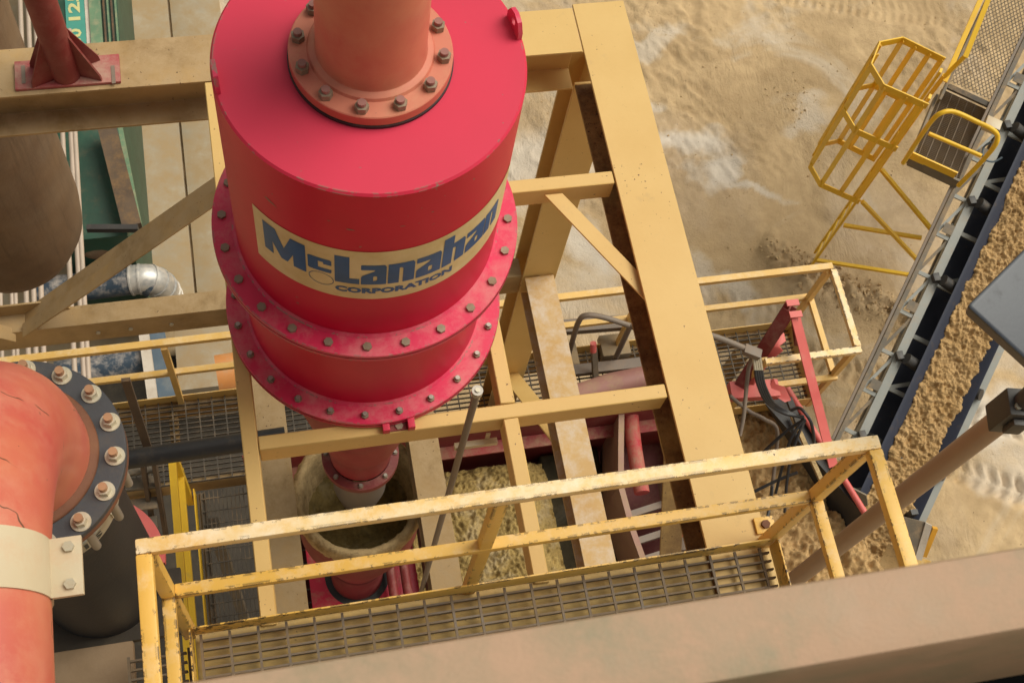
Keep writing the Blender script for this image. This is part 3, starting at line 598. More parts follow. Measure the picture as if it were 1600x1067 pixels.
rail(np_, 'top_rail', P(XR, YF - .023, 3.62), P(XR, .1, 3.62), .046, 'yel', .007)
rail(np_, 'mid_rail', P(XL + .022, YF, 4.16), P(XR - .022, YF, 4.16), .042)
rail(np_, 'mid_rail', P(XL, YF - .02, 4.16), P(XL, .1, 4.16), .042)
rail(np_, 'mid_rail', P(XR, YF - .02, 4.16), P(XR, .1, 4.16), .042)
for x in (XL, XR):
    bm = NB(); prism(bm, P(x, YF, 4.80), P(x, YF, 3.643), [(-.022, -.022), (.022, -.022), (.022, .022), (-.022, .022)], Vector((0, 1, 0))); part('post', bm, 'yel', np_, bevel=.005)
bm = NB(); prism(bm, P(.595, YF + .001, 4.80), P(.595, YF + .001, 3.641), [(-.022, -.02), (.022, -.02), (.022, .02), (-.022, .02)], Vector((0, 1, 0))); part('post', bm, 'yel', np_, bevel=.005)
bm = NB(); box(bm, (XL + .024, 1.043, Z(4.73)), (XR - .024, 1.049, Z(4.62))); part('toe_board', bm, 'yel', np_, bevel=.001)
bm = NB(); box(bm, (XR + .004, .1, Z(4.73)), (XR + .010, 1.042, Z(4.62))); part('toe_board', bm, 'yel', np_, bevel=.001)
bm = NB(); box(bm, (XL + .010, .1, Z(4.73)), (XL + .016, 1.042, Z(4.62))); part('toe_board', bm, 'yel', np_, bevel=.001)
# deck plate to the left, where the slurry hose goes through
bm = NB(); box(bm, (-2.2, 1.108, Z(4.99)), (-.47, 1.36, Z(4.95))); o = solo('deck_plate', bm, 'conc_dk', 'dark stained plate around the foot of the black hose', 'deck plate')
bm = NB(); box(bm, (-2.2, .2, Z(4.98)), (-.66, 1.105, Z(4.935))); solo('concrete_deck', bm, mat('brown_slab', (.27, .18, .10), (.20, .13, .07), (.30, .21, .13), .5, .3, rough=.75, bump=.3), 'bare tan slab at the lower left beside the end of the near walkway grating', 'slab', bevel=.004)

# far lower platform
fp = thing('lower_platform', 'long lower walkway behind the cyclone with yellow rails and its boxed right end', 'platform', P(4.0, 3.6, 9.6))
def far_rails(root, pts, hs, ht=8.48, w=.05, m='yel_far'):
    for (a, b) in zip(pts, pts[1:]):
        rail(root, 'top_rail', P(a[0], a[1], ht), P(b[0], b[1], ht), w, m, 0.); rail(root, 'mid_rail', P(a[0], a[1], ht + .53), P(b[0], b[1], ht + .53), w * .9, m, 0.)
def post(root, x, y, h0, h1, w=.045, m='yel_far'):
    bm = NB(); box(bm, (x - w / 2, y - w / 2, Z(h1)), (x + w / 2, y + w / 2, Z(h0))); part('post', bm, m, root)
grate(fp, -2.6, 4.27, 3.27, 3.95, 9.55, m='galv_dk', pitch=.04)
far_rails(fp, [(-3.0, 3.96), (4.29, 3.96)], 0)
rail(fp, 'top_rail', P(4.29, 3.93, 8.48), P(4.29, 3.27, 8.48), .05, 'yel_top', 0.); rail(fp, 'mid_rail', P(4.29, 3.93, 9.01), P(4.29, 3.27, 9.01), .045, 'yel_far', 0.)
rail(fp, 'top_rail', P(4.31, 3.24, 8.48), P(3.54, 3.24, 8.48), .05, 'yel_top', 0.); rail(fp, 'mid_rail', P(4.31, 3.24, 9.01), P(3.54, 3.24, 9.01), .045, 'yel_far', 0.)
for x, y in ((4.265, 3.935), (4.29, 3.265), (3.555, 3.265), (-.795, 3.94), (1.0, 3.94), (2.75, 3.94), (-2.4, 3.94)): post(fp, x, y, 8.50, 9.65)
for a, b in (((-2.6, 3.953), (4.28, 3.960)), ((4.275, 3.25), (4.282, 3.95)), ((3.4, 3.246), (4.27, 3.252))):
    bm = NB(); box(bm, (a[0], a[1], Z(9.62)), (b[0], b[1], Z(9.46))); part('toe_board', bm, 'yel_far', fp)
bm = NB(); box(bm, (-2.6, 3.90, Z(9.78)), (4.25, 3.95, Z(9.585))); part('edge_channel', bm, 'tan_dirty', fp)
bm = NB(); box(bm, (-2.6, 3.27, Z(9.78)), (4.25, 3.31, Z(9.585))); part('edge_channel', bm, 'tan_dirty', fp)
for x in np.arange(-2.2, 4.2, 1.3): 
    bm = NB(); box(bm, (x, 3.315, Z(9.70)), (x + .06, 3.895, Z(9.585))); part('joist', bm, 'rusty', fp)
for x in (-2.3, 3.9):
    for y in (3.35, 3.85): post(fp, x, y, 9.79, 15.2, .10, 'tan_dirty')
# spur towards the viewer at the left, bars turned the other way
sp = thing('side_platform', 'narrow walkway running towards the viewer at the left, seen under the black pipe, fine grating', 'platform', P(-.5, 2.4, 9.6))
grate(sp, -.72, .02, .9, 3.2, 9.60, 'y', .032, .1016, 'galv_dk')
rail(sp, 'top_rail', P(-.80, 3.2, 8.5), P(-.80, .9, 8.5), .05, 'yel_conv', 0.); rail(sp, 'mid_rail', P(-.80, 3.2, 9.02), P(-.80, .9, 9.02), .05, 'yel_conv', 0.)
bm = NB(); box(bm, (-.76, .9, Z(9.66)), (-.75, 3.2, Z(9.5))); part('toe_board', bm, 'yel_conv', sp)
post(sp, -.80, 3.16, 8.52, 9.7, .05, 'yel_conv'); post(sp, -.80, 1.5, 8.52, 9.7, .05, 'yel_conv')
bm = NB(); box(bm, (-.74, .9, Z(9.8)), (-.69, 3.2, Z(9.63))); part('edge_channel', bm, 'dull_steel', sp)
for y in (1.1, 3.0): post(sp, -.66, y, 9.8, 15.2, .09, 'dull_steel')

# ================================================================== LEFT: SLURRY PIPE ELBOW, HOSE
EX, EY, RB = -.758, 1.357, .61
el_ = thing('slurry_pipe', 'large faded red pipe elbow turning down at the left edge, scratched paint', 'pipe', P(EX, EY, 3.6))
bm = NB(); pts = [P(EX, EY, 3.58)] + [P(EX, EY - RB + RB * math.cos(R(a)), 3.50 - RB * math.sin(R(a))) for a in range(0, 91, 5)] + [P(EX, y, 3.50 - RB) for y in (.4, 0, -.6, -1.5)]
tube(bm, pts, .203, 56); part('elbow', bm, 'elbow', el_)
bm = NB(); lathe(bm, (EX, EY), [(.203, Z(3.535)), (.222, Z(3.54)), (.226, Z(3.545)), (.226, Z(3.552))], 72); part('weld_collar', bm, 'rust', el_)
bm = NB(); lathe(bm, (EX, EY), [(.19, Z(3.553)), (.296, Z(3.553)), (.299, Z(3.556)), (.299, Z(3.580))], 96); part('gasket', bm, 'rubber_gasket', el_)
bm = NB(); lathe(bm, (EX, EY), [(.297, Z(3.581)), (.298, Z(3.583)), (.298, Z(3.612)), (.20, Z(3.613))], 96); fl = part('flange', bm, 'rust', el_)
B_ST = bolt_mesh('stud', .017, .05, 0, 0, 'zbolt', n) if False else None
bm = NB(); hexprism(bm, .0135, 0, .19, 14); ST = finish('stud', bm, 'zbolt')
for k in range(16):
    a = R(60.4 - 22.5 * k); p = (EX + .2695 * math.cos(a), EY + .2695 * math.sin(a)); inst('bolt', B_BIG, (p[0], p[1], Z(3.553)), fl, (0, 0, random.random()))
    inst('stud', ST, (p[0], p[1], Z(3.80)), fl)
# cream pipe clamp
cl = thing('pipe_clamp', 'cream band clamped round the red pipe with a two-bolt ear', 'pipe clamp', P(EX, .80, 2.89))
bm = NB()
ring = [(EX + .2075 * math.cos(a), Z(2.89) + .2075 * math.sin(a)) for a in [math.pi * 2 * k / 48 for k in range(49)]]
for (xa, za), (xb, zb_) in zip(ring, ring[1:]):
    q = [bm.verts.new(v) for v in ((xa, .765, za), (xb, .765, zb_), (xb, .900, zb_), (xa, .900, za))]; f = bm.faces.new(q); f.smooth = True
bmesh.ops.remove_doubles(bm, verts=bm.verts, dist=1e-5); bmesh.ops.solidify(bm, geom=bm.faces[:], thickness=-.006)
part('band', bm, 'cream', cl)
bm = NB(); box(bm, (EX + .195, .765, Z(2.90)), (EX + .275, .900, Z(2.885))); ear = part('ear', bm, 'cream', cl, bevel=.002)
for y in (.79, .875): inst('bolt', B_SM, P(EX + .248, y, 2.885), ear)
# hose
ho = thing('rubber_hose', 'thick black rubber hose hanging from the red elbow flange', 'hose', P(EX, EY, 4.95))
bm = NB(); lathe(bm, (EX, EY), [(.20, Z(3.614)), (.218, Z(3.62)), (.222, Z(3.75)), (.221, Z(4.3)), (.223, Z(4.98))], 72); part('sleeve', bm, 'rubber', ho)
bm = NB(); lathe(bm, (EX, EY), [(.2225, Z(3.83)), (.2290, Z(3.83)), (.2290, Z(3.895)), (.2235, Z(3.895))], 72); hb = part('band', bm, 'zinc', ho, 'bright strap with stencilled dark letters')
def wrap_text(txt, height, width, a_start, r, zbase, c, parent, m):
    me = text_loops(txt, height, width, 0, 0, .03); bm = NB(); bm.from_mesh(me); u = 0
    while u < width: bmesh.ops.bisect_plane(bm, geom=bm.verts[:] + bm.edges[:] + bm.faces[:], plane_co=(u, 0, 0), plane_no=(1, 0, 0)); u += .008
    for v in bm.verts:
        a = R(a_start) + v.co.x / r; v.co = Vector((c[0] + r * math.cos(a), c[1] + r * math.sin(a), zbase + v.co.y))
    part('lettering', bm, m, parent)
for ch_, a_ in (('R', -70), ('I', -58), ('S', -50)): wrap_text(ch_, .040, .036 if ch_ != 'I' else .012, a_, .2300, Z(3.882), (EX, EY), hb, 'ink')
bm = NB(); p0 = Vector((EX + .228 * math.cos(R(-25)), EY + .228 * math.sin(R(-25)), Z(3.86))); box(bm, (-.012, -.006, -.02), (.012, .006, .02), Matrix.Rotation(R(65), 3, 'Z'), p0); part('buckle', bm, 'zinc', ho)
# red shell behind the hose
bm = NB(); lathe(bm, (-.778, 1.407), [(.20, Z(4.895)), (.262, Z(4.895)), (.262, Z(4.93)), (.20, Z(4.93))], 40, True, -8, 82); solo('red_collar', bm, 'pink', 'dull red curved collar plate showing just right of the black hose', 'collar')
# black horizontal pipe
bm = NB(); tube(bm, [P(-1.6, 2.40, 6.55), P(-.02, 2.43, 6.55)], .052, 20); lathe(bm, (-9, -9), [(0, 0)], 3) if False else None
solo('black_pipe', bm, 'rubber', 'straight black pipe running level from behind the red elbow to the left frame tube', 'pipe')

# ================================================================== RIGHT: LIGHT POLE
lp = thing('floodlight_pole', 'tan round pole with a dark bracket and blue-grey floodlight head at the right edge', 'light pole', P(2.467, 1.20, 7.2))
bm = NB(); tube(bm, [P(2.467, 1.20, 8.0), P(2.467, 1.20, 3.93)], .044, 40); part('pole', bm, 'pole', lp)
bm = NB(); box(bm, (-.054, -.05, -.02), (.054, .05, .15), Matrix.Rotation(R(-12), 3, 'Z'), P(2.467, 1.20, 3.98)); box(bm, (-.03, -.075, .03), (.03, -.051, .12), Matrix.Rotation(R(-12), 3, 'Z'), P(2.467, 1.20, 3.98)); bk = part('bracket', bm, 'lampblack', lp, bevel=.006)
for dx in (-.03, .03): inst('bolt', B_SM, P(2.467 + dx, 1.185, 3.828), bk)
bm = NB(); tube(bm, [P(2.467, 1.20, 3.83), P(2.475, 1.21, 3.72)], .036, 24); part('swivel', bm, 'lampblack', lp)
bm = NB(); c_ = [at(1510, 478, 3.05), at(1622, 366, 3.05), at(1780, 476, 3.15), at(1650, 606, 3.15)]
cen = sum(c_, Vector()) / 4; n_ = (c_[1] - c_[0]).cross(c_[3] - c_[0]).normalized()
if n_.z < 0: n_ = -n_
a_ = [bm.verts.new(p) for p in c_]; b_ = [bm.verts.new(cen + (p - cen) * .80 - n_ * .09) for p in c_]
bm.faces.new(a_); bm.faces.new(b_[::-1])
for i in range(4): bm.faces.new((a_[i], b_[i], b_[(i + 1) % 4], a_[(i + 1) % 4]))
part('lamp_head', bm, 'lampblue', lp, bevel=.016, seg=4)

# ================================================================== FOREGROUND
bm = NB(); box(bm, (-1.6, .095, Z(1.12)), (1.6, .151, Z(.80)))
solo('foreground_beam', bm, 'brown_rail', 'dusty brown painted steel beam right in front of the viewer along the bottom', 'beam', bevel=.011)
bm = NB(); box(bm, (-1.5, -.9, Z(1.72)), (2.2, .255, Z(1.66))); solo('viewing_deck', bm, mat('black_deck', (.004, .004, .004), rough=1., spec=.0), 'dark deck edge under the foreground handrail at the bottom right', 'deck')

# ================================================================== DEWATERING SCREEN (red, sand on it)
sc_ = thing('dewatering_screen', 'red vibrating screen box covered with wet sand under the cyclone', 'screen', P(1.6, 2.4, 10.4))
bm = NB(); box(bm, (-.35, 3.20, Z(9.95)), (3.05, 3.215, Z(8.95))); part('back_wall', bm, 'maroon', sc_)
bm = NB(); box(bm, (-.35, 3.10, Z(9.33)), (3.05, 3.198, Z(9.31))); part('lip', bm, mat('dull_red_lip', (.35, .04, .04), (.25, .03, .03), DUST, .5, 0, rough=.6), sc_)
bm = NB(); box(bm, (-.35, 1.0, Z(9.95)), (3.05, 1.02, Z(9.2))); part('front_wall', bm, 'maroon', sc_)
bm = NB(); box(bm, (-.35, 1.02, Z(10.0)), (3.05, 3.2, Z(9.95))); part('floor_pan', bm, 'maroon_dk', sc_)
bm = NB(); pth = [at(967, 640, 9.1), at(966, 700, 9.1), at(966, 760, 9.1), at(985, 830, 9.15), at(1010, 900, 9.2), at(1030, 960, 9.2)]
for a, b in zip(pth, pth[1:]):
    v = [bm.verts.new(p) for p in (a, b, b + Vector((.045, 0, 0)), a + Vector((.045, 0, 0)), a - Vector((0, 0, .8)), b - Vector((0, 0, .8)), b - Vector((-.045, 0, .8)), a - Vector((-.045, 0, .8)))]
    for f in ((0, 1, 2, 3), (0, 4, 5, 1), (3, 2, 6, 7)): bm.faces.new([v[i] for i in f])
part('side_plate', bm, mat('dusty_side_plate', (.36, .21, .15), (.30, .15, .11), DUST, .5, 0, rough=.6), sc_)
bm = NB(); tube(bm, smooth_pts([at(982, 600, 9.2), at(990, 690, 9.2), at(1003, 770, 9.2)]), .06, 12); part('curved_tube', bm, mat('sand_worn_red', (.42, .015, .03), (.36, .03, .03), (.36, .2, .13), .6, 1., rough=.6, bump=.3), sc_)
for y_ in (795, 840, 872):
    bm = NB(); bar(bm, at(985, y_ + 9, 9.35), at(1035, y_ - 7, 9.35), .05, .05); part('rib', bm, 'grey_pipe', sc_)
bm = NB(); tube(bm, [at(1052, 745, 9.4), at(1070, 860, 9.5)], .13, 18); part('spring_mount', bm, 'grey_pipe', sc_)
for y_ in (775, 805, 832): bm = NB(); box(bm, (-.05, -.04, 0), (.05, .04, .05), None, at(1052 + (y_ - 775) * .1, y_, 9.27)); part('rubber_block', bm, 'springs', sc_)
bm = NB(); box(bm, (1.35, 3.20, Z(9.03)), (3.0, 3.32, Z(8.97))); part('crossmember', bm, 'lampblack', sc_)
# sand on the screen
x = np.arange(.5, 1.97, .009); y = np.arange(1.05, 3.09, .009); X, Y = np.meshgrid(x, y)
ZZ = Z(9.60) + .05 * fbm(X * 3, Y * 3, 3, 5) + .075 * fbm(X * 17, Y * 17, 5, 8, .68) + .075 * (1 - np.abs(2 * fbm(X * 21 + 2 * fbm(X * 6, Y * 6, 2, 3), Y * 21, 4, 77, .6) - 1)) - .12 * np.clip((Y - 2.95) / .14, 0, 1) - .14 * np.clip((X - 1.80) / .16, 0, 1)
o = sheet('wet_sand', X, Y, ZZ, 'sand_bed', Z(9.94)); tag(o, 'clumpy wet sand lying on the red screen right of the cyclone', 'sand', None, 'stuff')
x = np.arange(1.975, 2.46, .02); y = np.arange(1.05, 3.19, .02); X, Y = np.meshgrid(x, y)
o = sheet('slurry_water', X, Y, Z(9.78) + .02 * fbm(X * 9, Y * 9, 3, 4), 'mud', Z(9.94)); tag(o, 'dark muddy water in the screen beside the wet sand', 'water', None, 'stuff')

# feed tub with crusted rim under the cyclone
tb = thing('feed_tub', 'round red tub with a sand-crusted rim catching the cyclone underflow', 'tub', P(AX[0], AX[1], 9.2))
def crusty(name, prof, seed, m, amp):
    seg = 200; V = []; F = []; n = len(prof)
    for j, (r, h) in enumerate(prof):
        for k in range(seg):
            a = 2 * math.pi * k / seg; d = amp * (fbm(np.array([k * .42]), np.array([j * .8 + seed]), 4, seed, .65)[0] - .5)
            kk = min(k, seg - k); d *= min(1, kk / 3); V.append((AX[0] + (r + d) * math.cos(a), AX[1] + (r + d) * math.sin(a), Z(h) + d * .5))
    for j in range(n - 1):
        for k in range(seg): F.append((j * seg + k, j * seg + (k + 1) % seg, (j + 1) * seg + (k + 1) % seg, (j + 1) * seg + k))
    me = bpy.data.meshes.new(name); me.from_pydata(V, [], F); me.polygons.foreach_set('use_smooth', [True] * len(F)); me.materials.append(M[m])
    me.transform(Matrix.Translation(-wpos(tb))); o = bpy.data.objects.new(name, me); COL.objects.link(o); o.parent = tb; return o
crusty('crusted_rim', [(.372, 7.56), (.392, 7.46), (.400, 7.40), (.402, 7.36), (.394, 7.33), (.380, 7.315), (.362, 7.31), (.346, 7.325), (.336, 7.35), (.330, 7.40), (.325, 7.47), (.320, 7.55), (.312, 7.64), (.305, 7.72), (.295, 7.82)], 3, 'crust', .026)
bm = NB(); lathe(bm, AX, [(.372, Z(7.42)), (.374, Z(7.62)), (.375, Z(7.9)), (.20, Z(8.75)), (.188, Z(8.78)), (.188, Z(9.28))], 64); part('tub_shell', bm, 'maroon', tb)
bm = NB(); lathe(bm, AX, [(.198, Z(8.74)), (.198, Z(8.80)), (.19, Z(8.80))], 48); part('collar', bm, 'maroon_dk', tb)
for a in (150, 172, 8): bm = NB(); p = Vector((AX[0] + .385 * math.cos(R(a)), AX[1] + .385 * math.sin(R(a)), Z(7.62))); box(bm, (-.03, -.02, -.06), (.03, .02, .04), None, p); part('bracket_lug', bm, 'maroon', tb)
a = np.linspace(0, 2 * math.pi, 73); r = np.linspace(.02, .325, 26); A, RR = np.meshgrid(a, r); X = AX[0] + RR * np.cos(A); Y = AX[1] + RR * np.sin(A)
o = sheet('tub_sand', X, Y, Z(7.86) + .10 * fbm(X * 14, Y * 14, 4, 2, .6) + .12 * (RR / .325) ** 2, sand_mat('dark_wet_sand', (.22, .155, .05), (.11, .075, .022), (.2, .15, .07), .6, 11, .9, .2)); o['kind'] = 'stuff'; tag(o, 'wet sand inside the crusted round tub', 'sand')
# red feed box plate below the tub
bm = NB(); box(bm, (.02, 1.5, Z(9.32)), (.80, 3.1, Z(9.28))); fb = solo('feed_box', bm, mat('bright_red_plate', (.60, .012, .05), (.5, .02, .05), DUST, .3, .4, rough=.45), 'bright red flat cover under the tub with a round pipe hole', 'cover plate', bevel=.003)
bm = NB(); lathe(bm, AX, [(.0, Z(9.277)), (.235, Z(9.277)), (.235, Z(9.279))], 40); o = part('pipe_hole', bm, 'rubber', fb)
bm = NB()
for x in (.60, .70): tube(bm, [P(x, 1.4, 9.1), P(x, 3.1, 9.1)], .035, 12)
o = part('red_tubes', bm, 'maroon', fb)
for k, (x, m_) in enumerate(((.63, 'timber'), (-.115, 'timber'))): pass
bm = NB(); box(bm, (.845, 1.3, Z(9.3)), (.875, 2.9, Z(9.05))); o = solo('dark_angle', bm, 'timber', 'dark brown steel angle beside the red cover plate', 'steel angle')
# steel rod with round cap
rd = thing('steel_rod', 'long grey-brown steel rod with a bright round cap leaning against the cross tube', 'rod', P(.648, 1.678, 7.4))
bm = NB(); tube(bm, [P(.642, 1.678, 7.6), P(.690, 1.676, 4.32)], .0145, 18); part('shaft', bm, 'grey_pipe', rd)
bm = NB(); tube(bm, [P(.690, 1.676, 4.33), P(.6906, 1.676, 4.300)], .021, 24); part('cap', bm, 'zbolt', rd)
bm = NB(); tube(bm, [P(.6906, 1.676, 4.2995), P(.6907, 1.676, 4.293)], .009, 12); part('cap_screw', bm, 'zinc', rd)

# ================================================================== SCREEN DISCHARGE, CHUTE
V_ = lambda x0, y0, x1, y1, h: None
P0 = at(1150, 610, 9.8)
CA = at(1226, 600, 9.26); CB = at(1362, 818, 9.26)
x = np.arange(3.12, 5.1, .012); y = np.arange(.9, 3.38, .012); X, Y = np.meshgrid(x, y)
ZZ = Z(9.90) + .30 * fbm(X * 1.6, Y * 1.6, 3, 12) + .26 * fbm(X * 8, Y * 8, 5, 13, .72) + .05 * (1 - np.abs(2 * fbm(X * 16, Y * 9, 4, 15, .6) - 1))
ZZ -= np.clip((X - (CA.x + (CB.x - CA.x) * np.clip((CA.y - Y) / (CA.y - CB.y), 0, 1.3)) - .02) / .06, 0, 6) * .25
o = sheet('sand_pile', X, Y, ZZ, 'sand_belt', Z(11.3)); tag(o, 'heaped damp sand at the discharge end of the screen under the hanging hoses', 'sand', None, 'stuff')
ch = thing('discharge_chute', 'black rubber lined chute with a pink top edge guiding sand to the conveyor', 'chute', P(4.4, 2.4, 10.5))
bm = NB(); poly(bm, [at(1196, 628, 9.30), at(1232, 610, 9.30), at(1362, 815, 9.30), at(1330, 858, 9.62), at(1290, 780, 9.62)], .02); part('liner', bm, 'rubber', ch)
bm = NB(); tube(bm, [at(1226, 600, 9.26), at(1362, 818, 9.26)], .026, 14); part('edge_tube', bm, 'pink', ch)
bm = NB(); bar(bm, at(1238, 650, 9.24), at(1292, 770, 9.24), .035, .03); part('wear_strip', bm, 'crust', ch)
bm = NB(); poly(bm, [at(1362, 815, 9.32), at(1226, 600, 9.32), at(1226, 600, 10.6), at(1362, 815, 10.6)], .015); part('side_plate', bm, 'maroon_dk', ch)

# red hoist frame
hf = thing('red_bracket_frame', 'faded red angular bracket frame with a torn gusset above the screen discharge', 'bracket frame', P(3.9, 3.0, 9.6))
bm = NB(); ibeam(bm, at(1232, 486, 8.25), at(1152, 612, 8.95), .10, .11, .01, .006); part('dark_post', bm, 'maroon', hf)
bm = NB(); bar(bm, at(1243, 496, 8.18), at(1302, 728, 8.85), .075, .012); part('arm', bm, 'pink', hf)
bm = NB(); poly(bm, [at(1237, 494, 8.17), at(1246, 494, 8.17), at(1248, 540, 8.30), at(1243, 540, 8.55)], .01); part('fin', bm, 'maroon', hf)
for q, hh in ((1238, 8.20), (1243, 8.14)):
    bm = NB(); a = at(q - 9, 474 + (q - 1238) * 3.6, hh); b = at(q + 10, 472 + (q - 1238) * 3.6, hh); bar(bm, a, b, .05, .012); part('cap_plate', bm, 'pink', hf)
bm = NB(); poly(bm, [at(1187, 545, 8.7), at(1205, 540, 8.6), at(1225, 520, 8.6), at(1228, 533, 8.6), at(1218, 541, 8.6), at(1224, 548, 8.62), at(1206, 562, 8.7), at(1196, 575, 8.72), at(1178, 602, 8.8), at(1166, 600, 8.9)], .01); part('torn_gusset', bm, 'pink', hf)
bm = NB(); bar(bm, at(1140, 612, 8.95), at(1215, 608, 8.95), .14, .08); part('cross_channel', bm, 'pink', hf)
bm = NB(); poly(bm, [at(1208, 590, 8.9), at(1212, 600, 8.9), at(1226, 604, 8.9), at(1236, 625, 8.95), at(1226, 628, 8.95), at(1200, 612, 8.95)], .02); part('torn_shell', bm, 'pink', hf)
bm = NB(); bar(bm, at(1232, 622, 9.0), at(1250, 668, 9.1), .05, .03); part('dark_bar', bm, 'lampblack', hf)
# hoses
def hose(label, px, r, m='hose', name='hydraulic_hose', grp='black hoses hanging from the grey manifold'):
    bm = NB(); tube(bm, smooth_pts([at(*q) for q in px], 8), r, 10); return solo(name, bm, m, label, 'hose', grp)
mf = thing('hose_manifold', 'grey pipe ending in a block where the black hoses start', 'manifold', P(3.5, 3.1, 8.6))
bm = NB(); tube(bm, smooth_pts([at(1070, 514, 8.3), at(1120, 527, 8.35), at(1165, 545, 8.4)], 4), .024, 14); part('feed_pipe', bm, 'grey_pipe', mf)
bm = NB(); bar(bm, at(1162, 545, 8.4), at(1188, 555, 8.42), .075, .06); part('block', bm, 'grey_pipe', mf, bevel=.008)
for k in range(4): bm = NB(); tube(bm, [at(1177 + 3.4 * k, 556 + k * .5, 8.44), at(1180 + 3.4 * k, 578, 8.5)], .011, 8); part('fitting', bm, 'zinc', mf)
LB = ['outermost left of the bunch of black hoses curving off the grey block', 'second of the black hoses hanging from the grey block', 'third of the black hoses hanging from the grey block', 'rightmost of the bunch of black hoses curving off the grey block']
for k in range(4):
    o_ = k * 3.4; hose(LB[k], [(1180 + o_, 576, 8.5), (1184 + o_, 600, 8.6), (1198 + o_, 628, 8.75), (1226 + o_ * .5, 646 - k, 8.85), (1256, 651 + k, 8.85)], .0125)
hose('black hose looping up and down the right of the knot', [(1236, 641, 8.9), (1248, 637, 8.85), (1257, 644, 8.8), (1268, 662, 8.85), (1272, 690, 9.0), (1270, 712, 9.1)], .013)
hose('black hose running from the knot down left to the sand', [(1258, 655, 8.85), (1236, 668, 8.95), (1210, 690, 9.1), (1184, 715, 9.3)], .013)
hose('black hose arching to the sand left of the chute', [(1256, 656, 8.85), (1236, 685, 8.95), (1222, 730, 9.2), (1212, 770, 9.4)], .012)
hose('black hose dropping steeply behind the near rail', [(1258, 656, 8.85), (1243, 690, 8.95), (1231, 740, 9.2), (1226, 800, 9.5)], .012)
hose('dark hose stretched across the sand behind the near rail', [(1246, 738, 9.3), (1215, 750, 9.4), (1178, 768, 9.5)], .013)
hose('black hose end curling out of the sand near the bolted plate', [(1206, 760, 9.3), (1204, 785, 9.4), (1198, 810, 9.4), (1190, 825, 9.4)], .012)
hose('grey conduit looping down from the manifold beside the main beam', [(1178, 556, 8.5), (1170, 575, 8.6), (1166, 610, 8.7), (1162, 650, 8.8), (1156, 680, 8.9)], .016, 'grey_pipe', 'conduit_loop', 'grey conduits by the manifold')
hose('grey pipe crossing over the sand towards the chute', [(1140, 618, 8.9), (1170, 642, 9.0), (1195, 655, 9.0), (1214, 672, 9.1), (1210, 730, 9.4), (1205, 775, 9.5)], .016, 'grey_pipe', 'conduit_loop', 'grey conduits by the manifold')
# grey hoop rail and items on the far platform
hr = thing('grey_hoop_rail', 'grey-brown bent pipe hoop rail on the lower platform seen between the beams', 'hoop rail', P(2.6, 3.8, 9.5))
bm = NB(); tube(bm, smooth_pts([at(888, 556, 9.5), at(898, 520, 9.0), at(904, 503, 8.75), at(914, 493, 8.65), at(940, 495, 8.65), at(985, 509, 8.7)], 5), .022, 12); part('hoop', bm, 'grey_pipe', hr)
bm = NB(); tube(bm, [at(985, 509, 8.7), at(961, 561, 9.45)], .022, 12); part('leg', bm, 'grey_pipe', hr)
bm = NB(); tube(bm, smooth_pts([at(985, 509, 8.7), at(1040, 514, 8.5), at(1075, 514, 8.32)], 4), .022, 12); part('runner', bm, 'grey_pipe', hr)
bm = NB(); bar(bm, at(876, 512, 9.25), at(990, 503, 9.25), .11, .07); solo('grey_channel', bm, 'grey_pipe', 'grey steel channel under the top of the bent hoop rail', 'steel channel')
bm = NB(); bar(bm, at(890, 580, 9.42), at(1010, 567, 9.42), .085, .06); solo('grey_channel', bm, 'grey_pipe', 'spattered grey steel channel in front of the two pale blocks', 'steel channel')
bm = NB(); a = at(938, 545, 9.5); box(bm, (-.001, -.19, 0), (.24, 0, .10), None, a + Vector((0, .1, -.05))); solo('pale_block', bm, 'conc', 'pale dusty square block under the leg of the hoop rail', 'block', bevel=.006)
bm = NB(); a = at(872, 560, 9.5); box(bm, (-.03, -.19, 0), (.16, 0, .10), None, a + Vector((0, .1, -.05))); solo('pale_block', bm, 'conc', 'pale block half hidden by the tan second-tier beam', 'block', bevel=.006)
vl = thing('valve_lever', 'olive valve lever with a red knob standing on the lower platform', 'lever', at(935, 600, 9.5))
bm = NB(); bar(bm, at(931, 600, 9.5), at(928, 545, 9.1), .05, .025); part('lever', bm, 'dull_steel', vl)
bm = NB(); tube(bm, [at(927, 549, 9.08), at(927, 536, 9.0)], .026, 12); part('knob', bm, 'pink', vl)
bm = NB(); a, b = at(895, 622, 9.15), at(1012, 590, 9.15); tube(bm, [a, (a + b) / 2 + Vector((0, 0, .05)), b], .10, 20); solo('pink_pipe', bm, mat('dusty_pink_pipe', (.34, .16, .13), (.27, .12, .10), DUST, .4, 0, rough=.6), 'dusty pink pipe lying across between the tan beams', 'pipe')

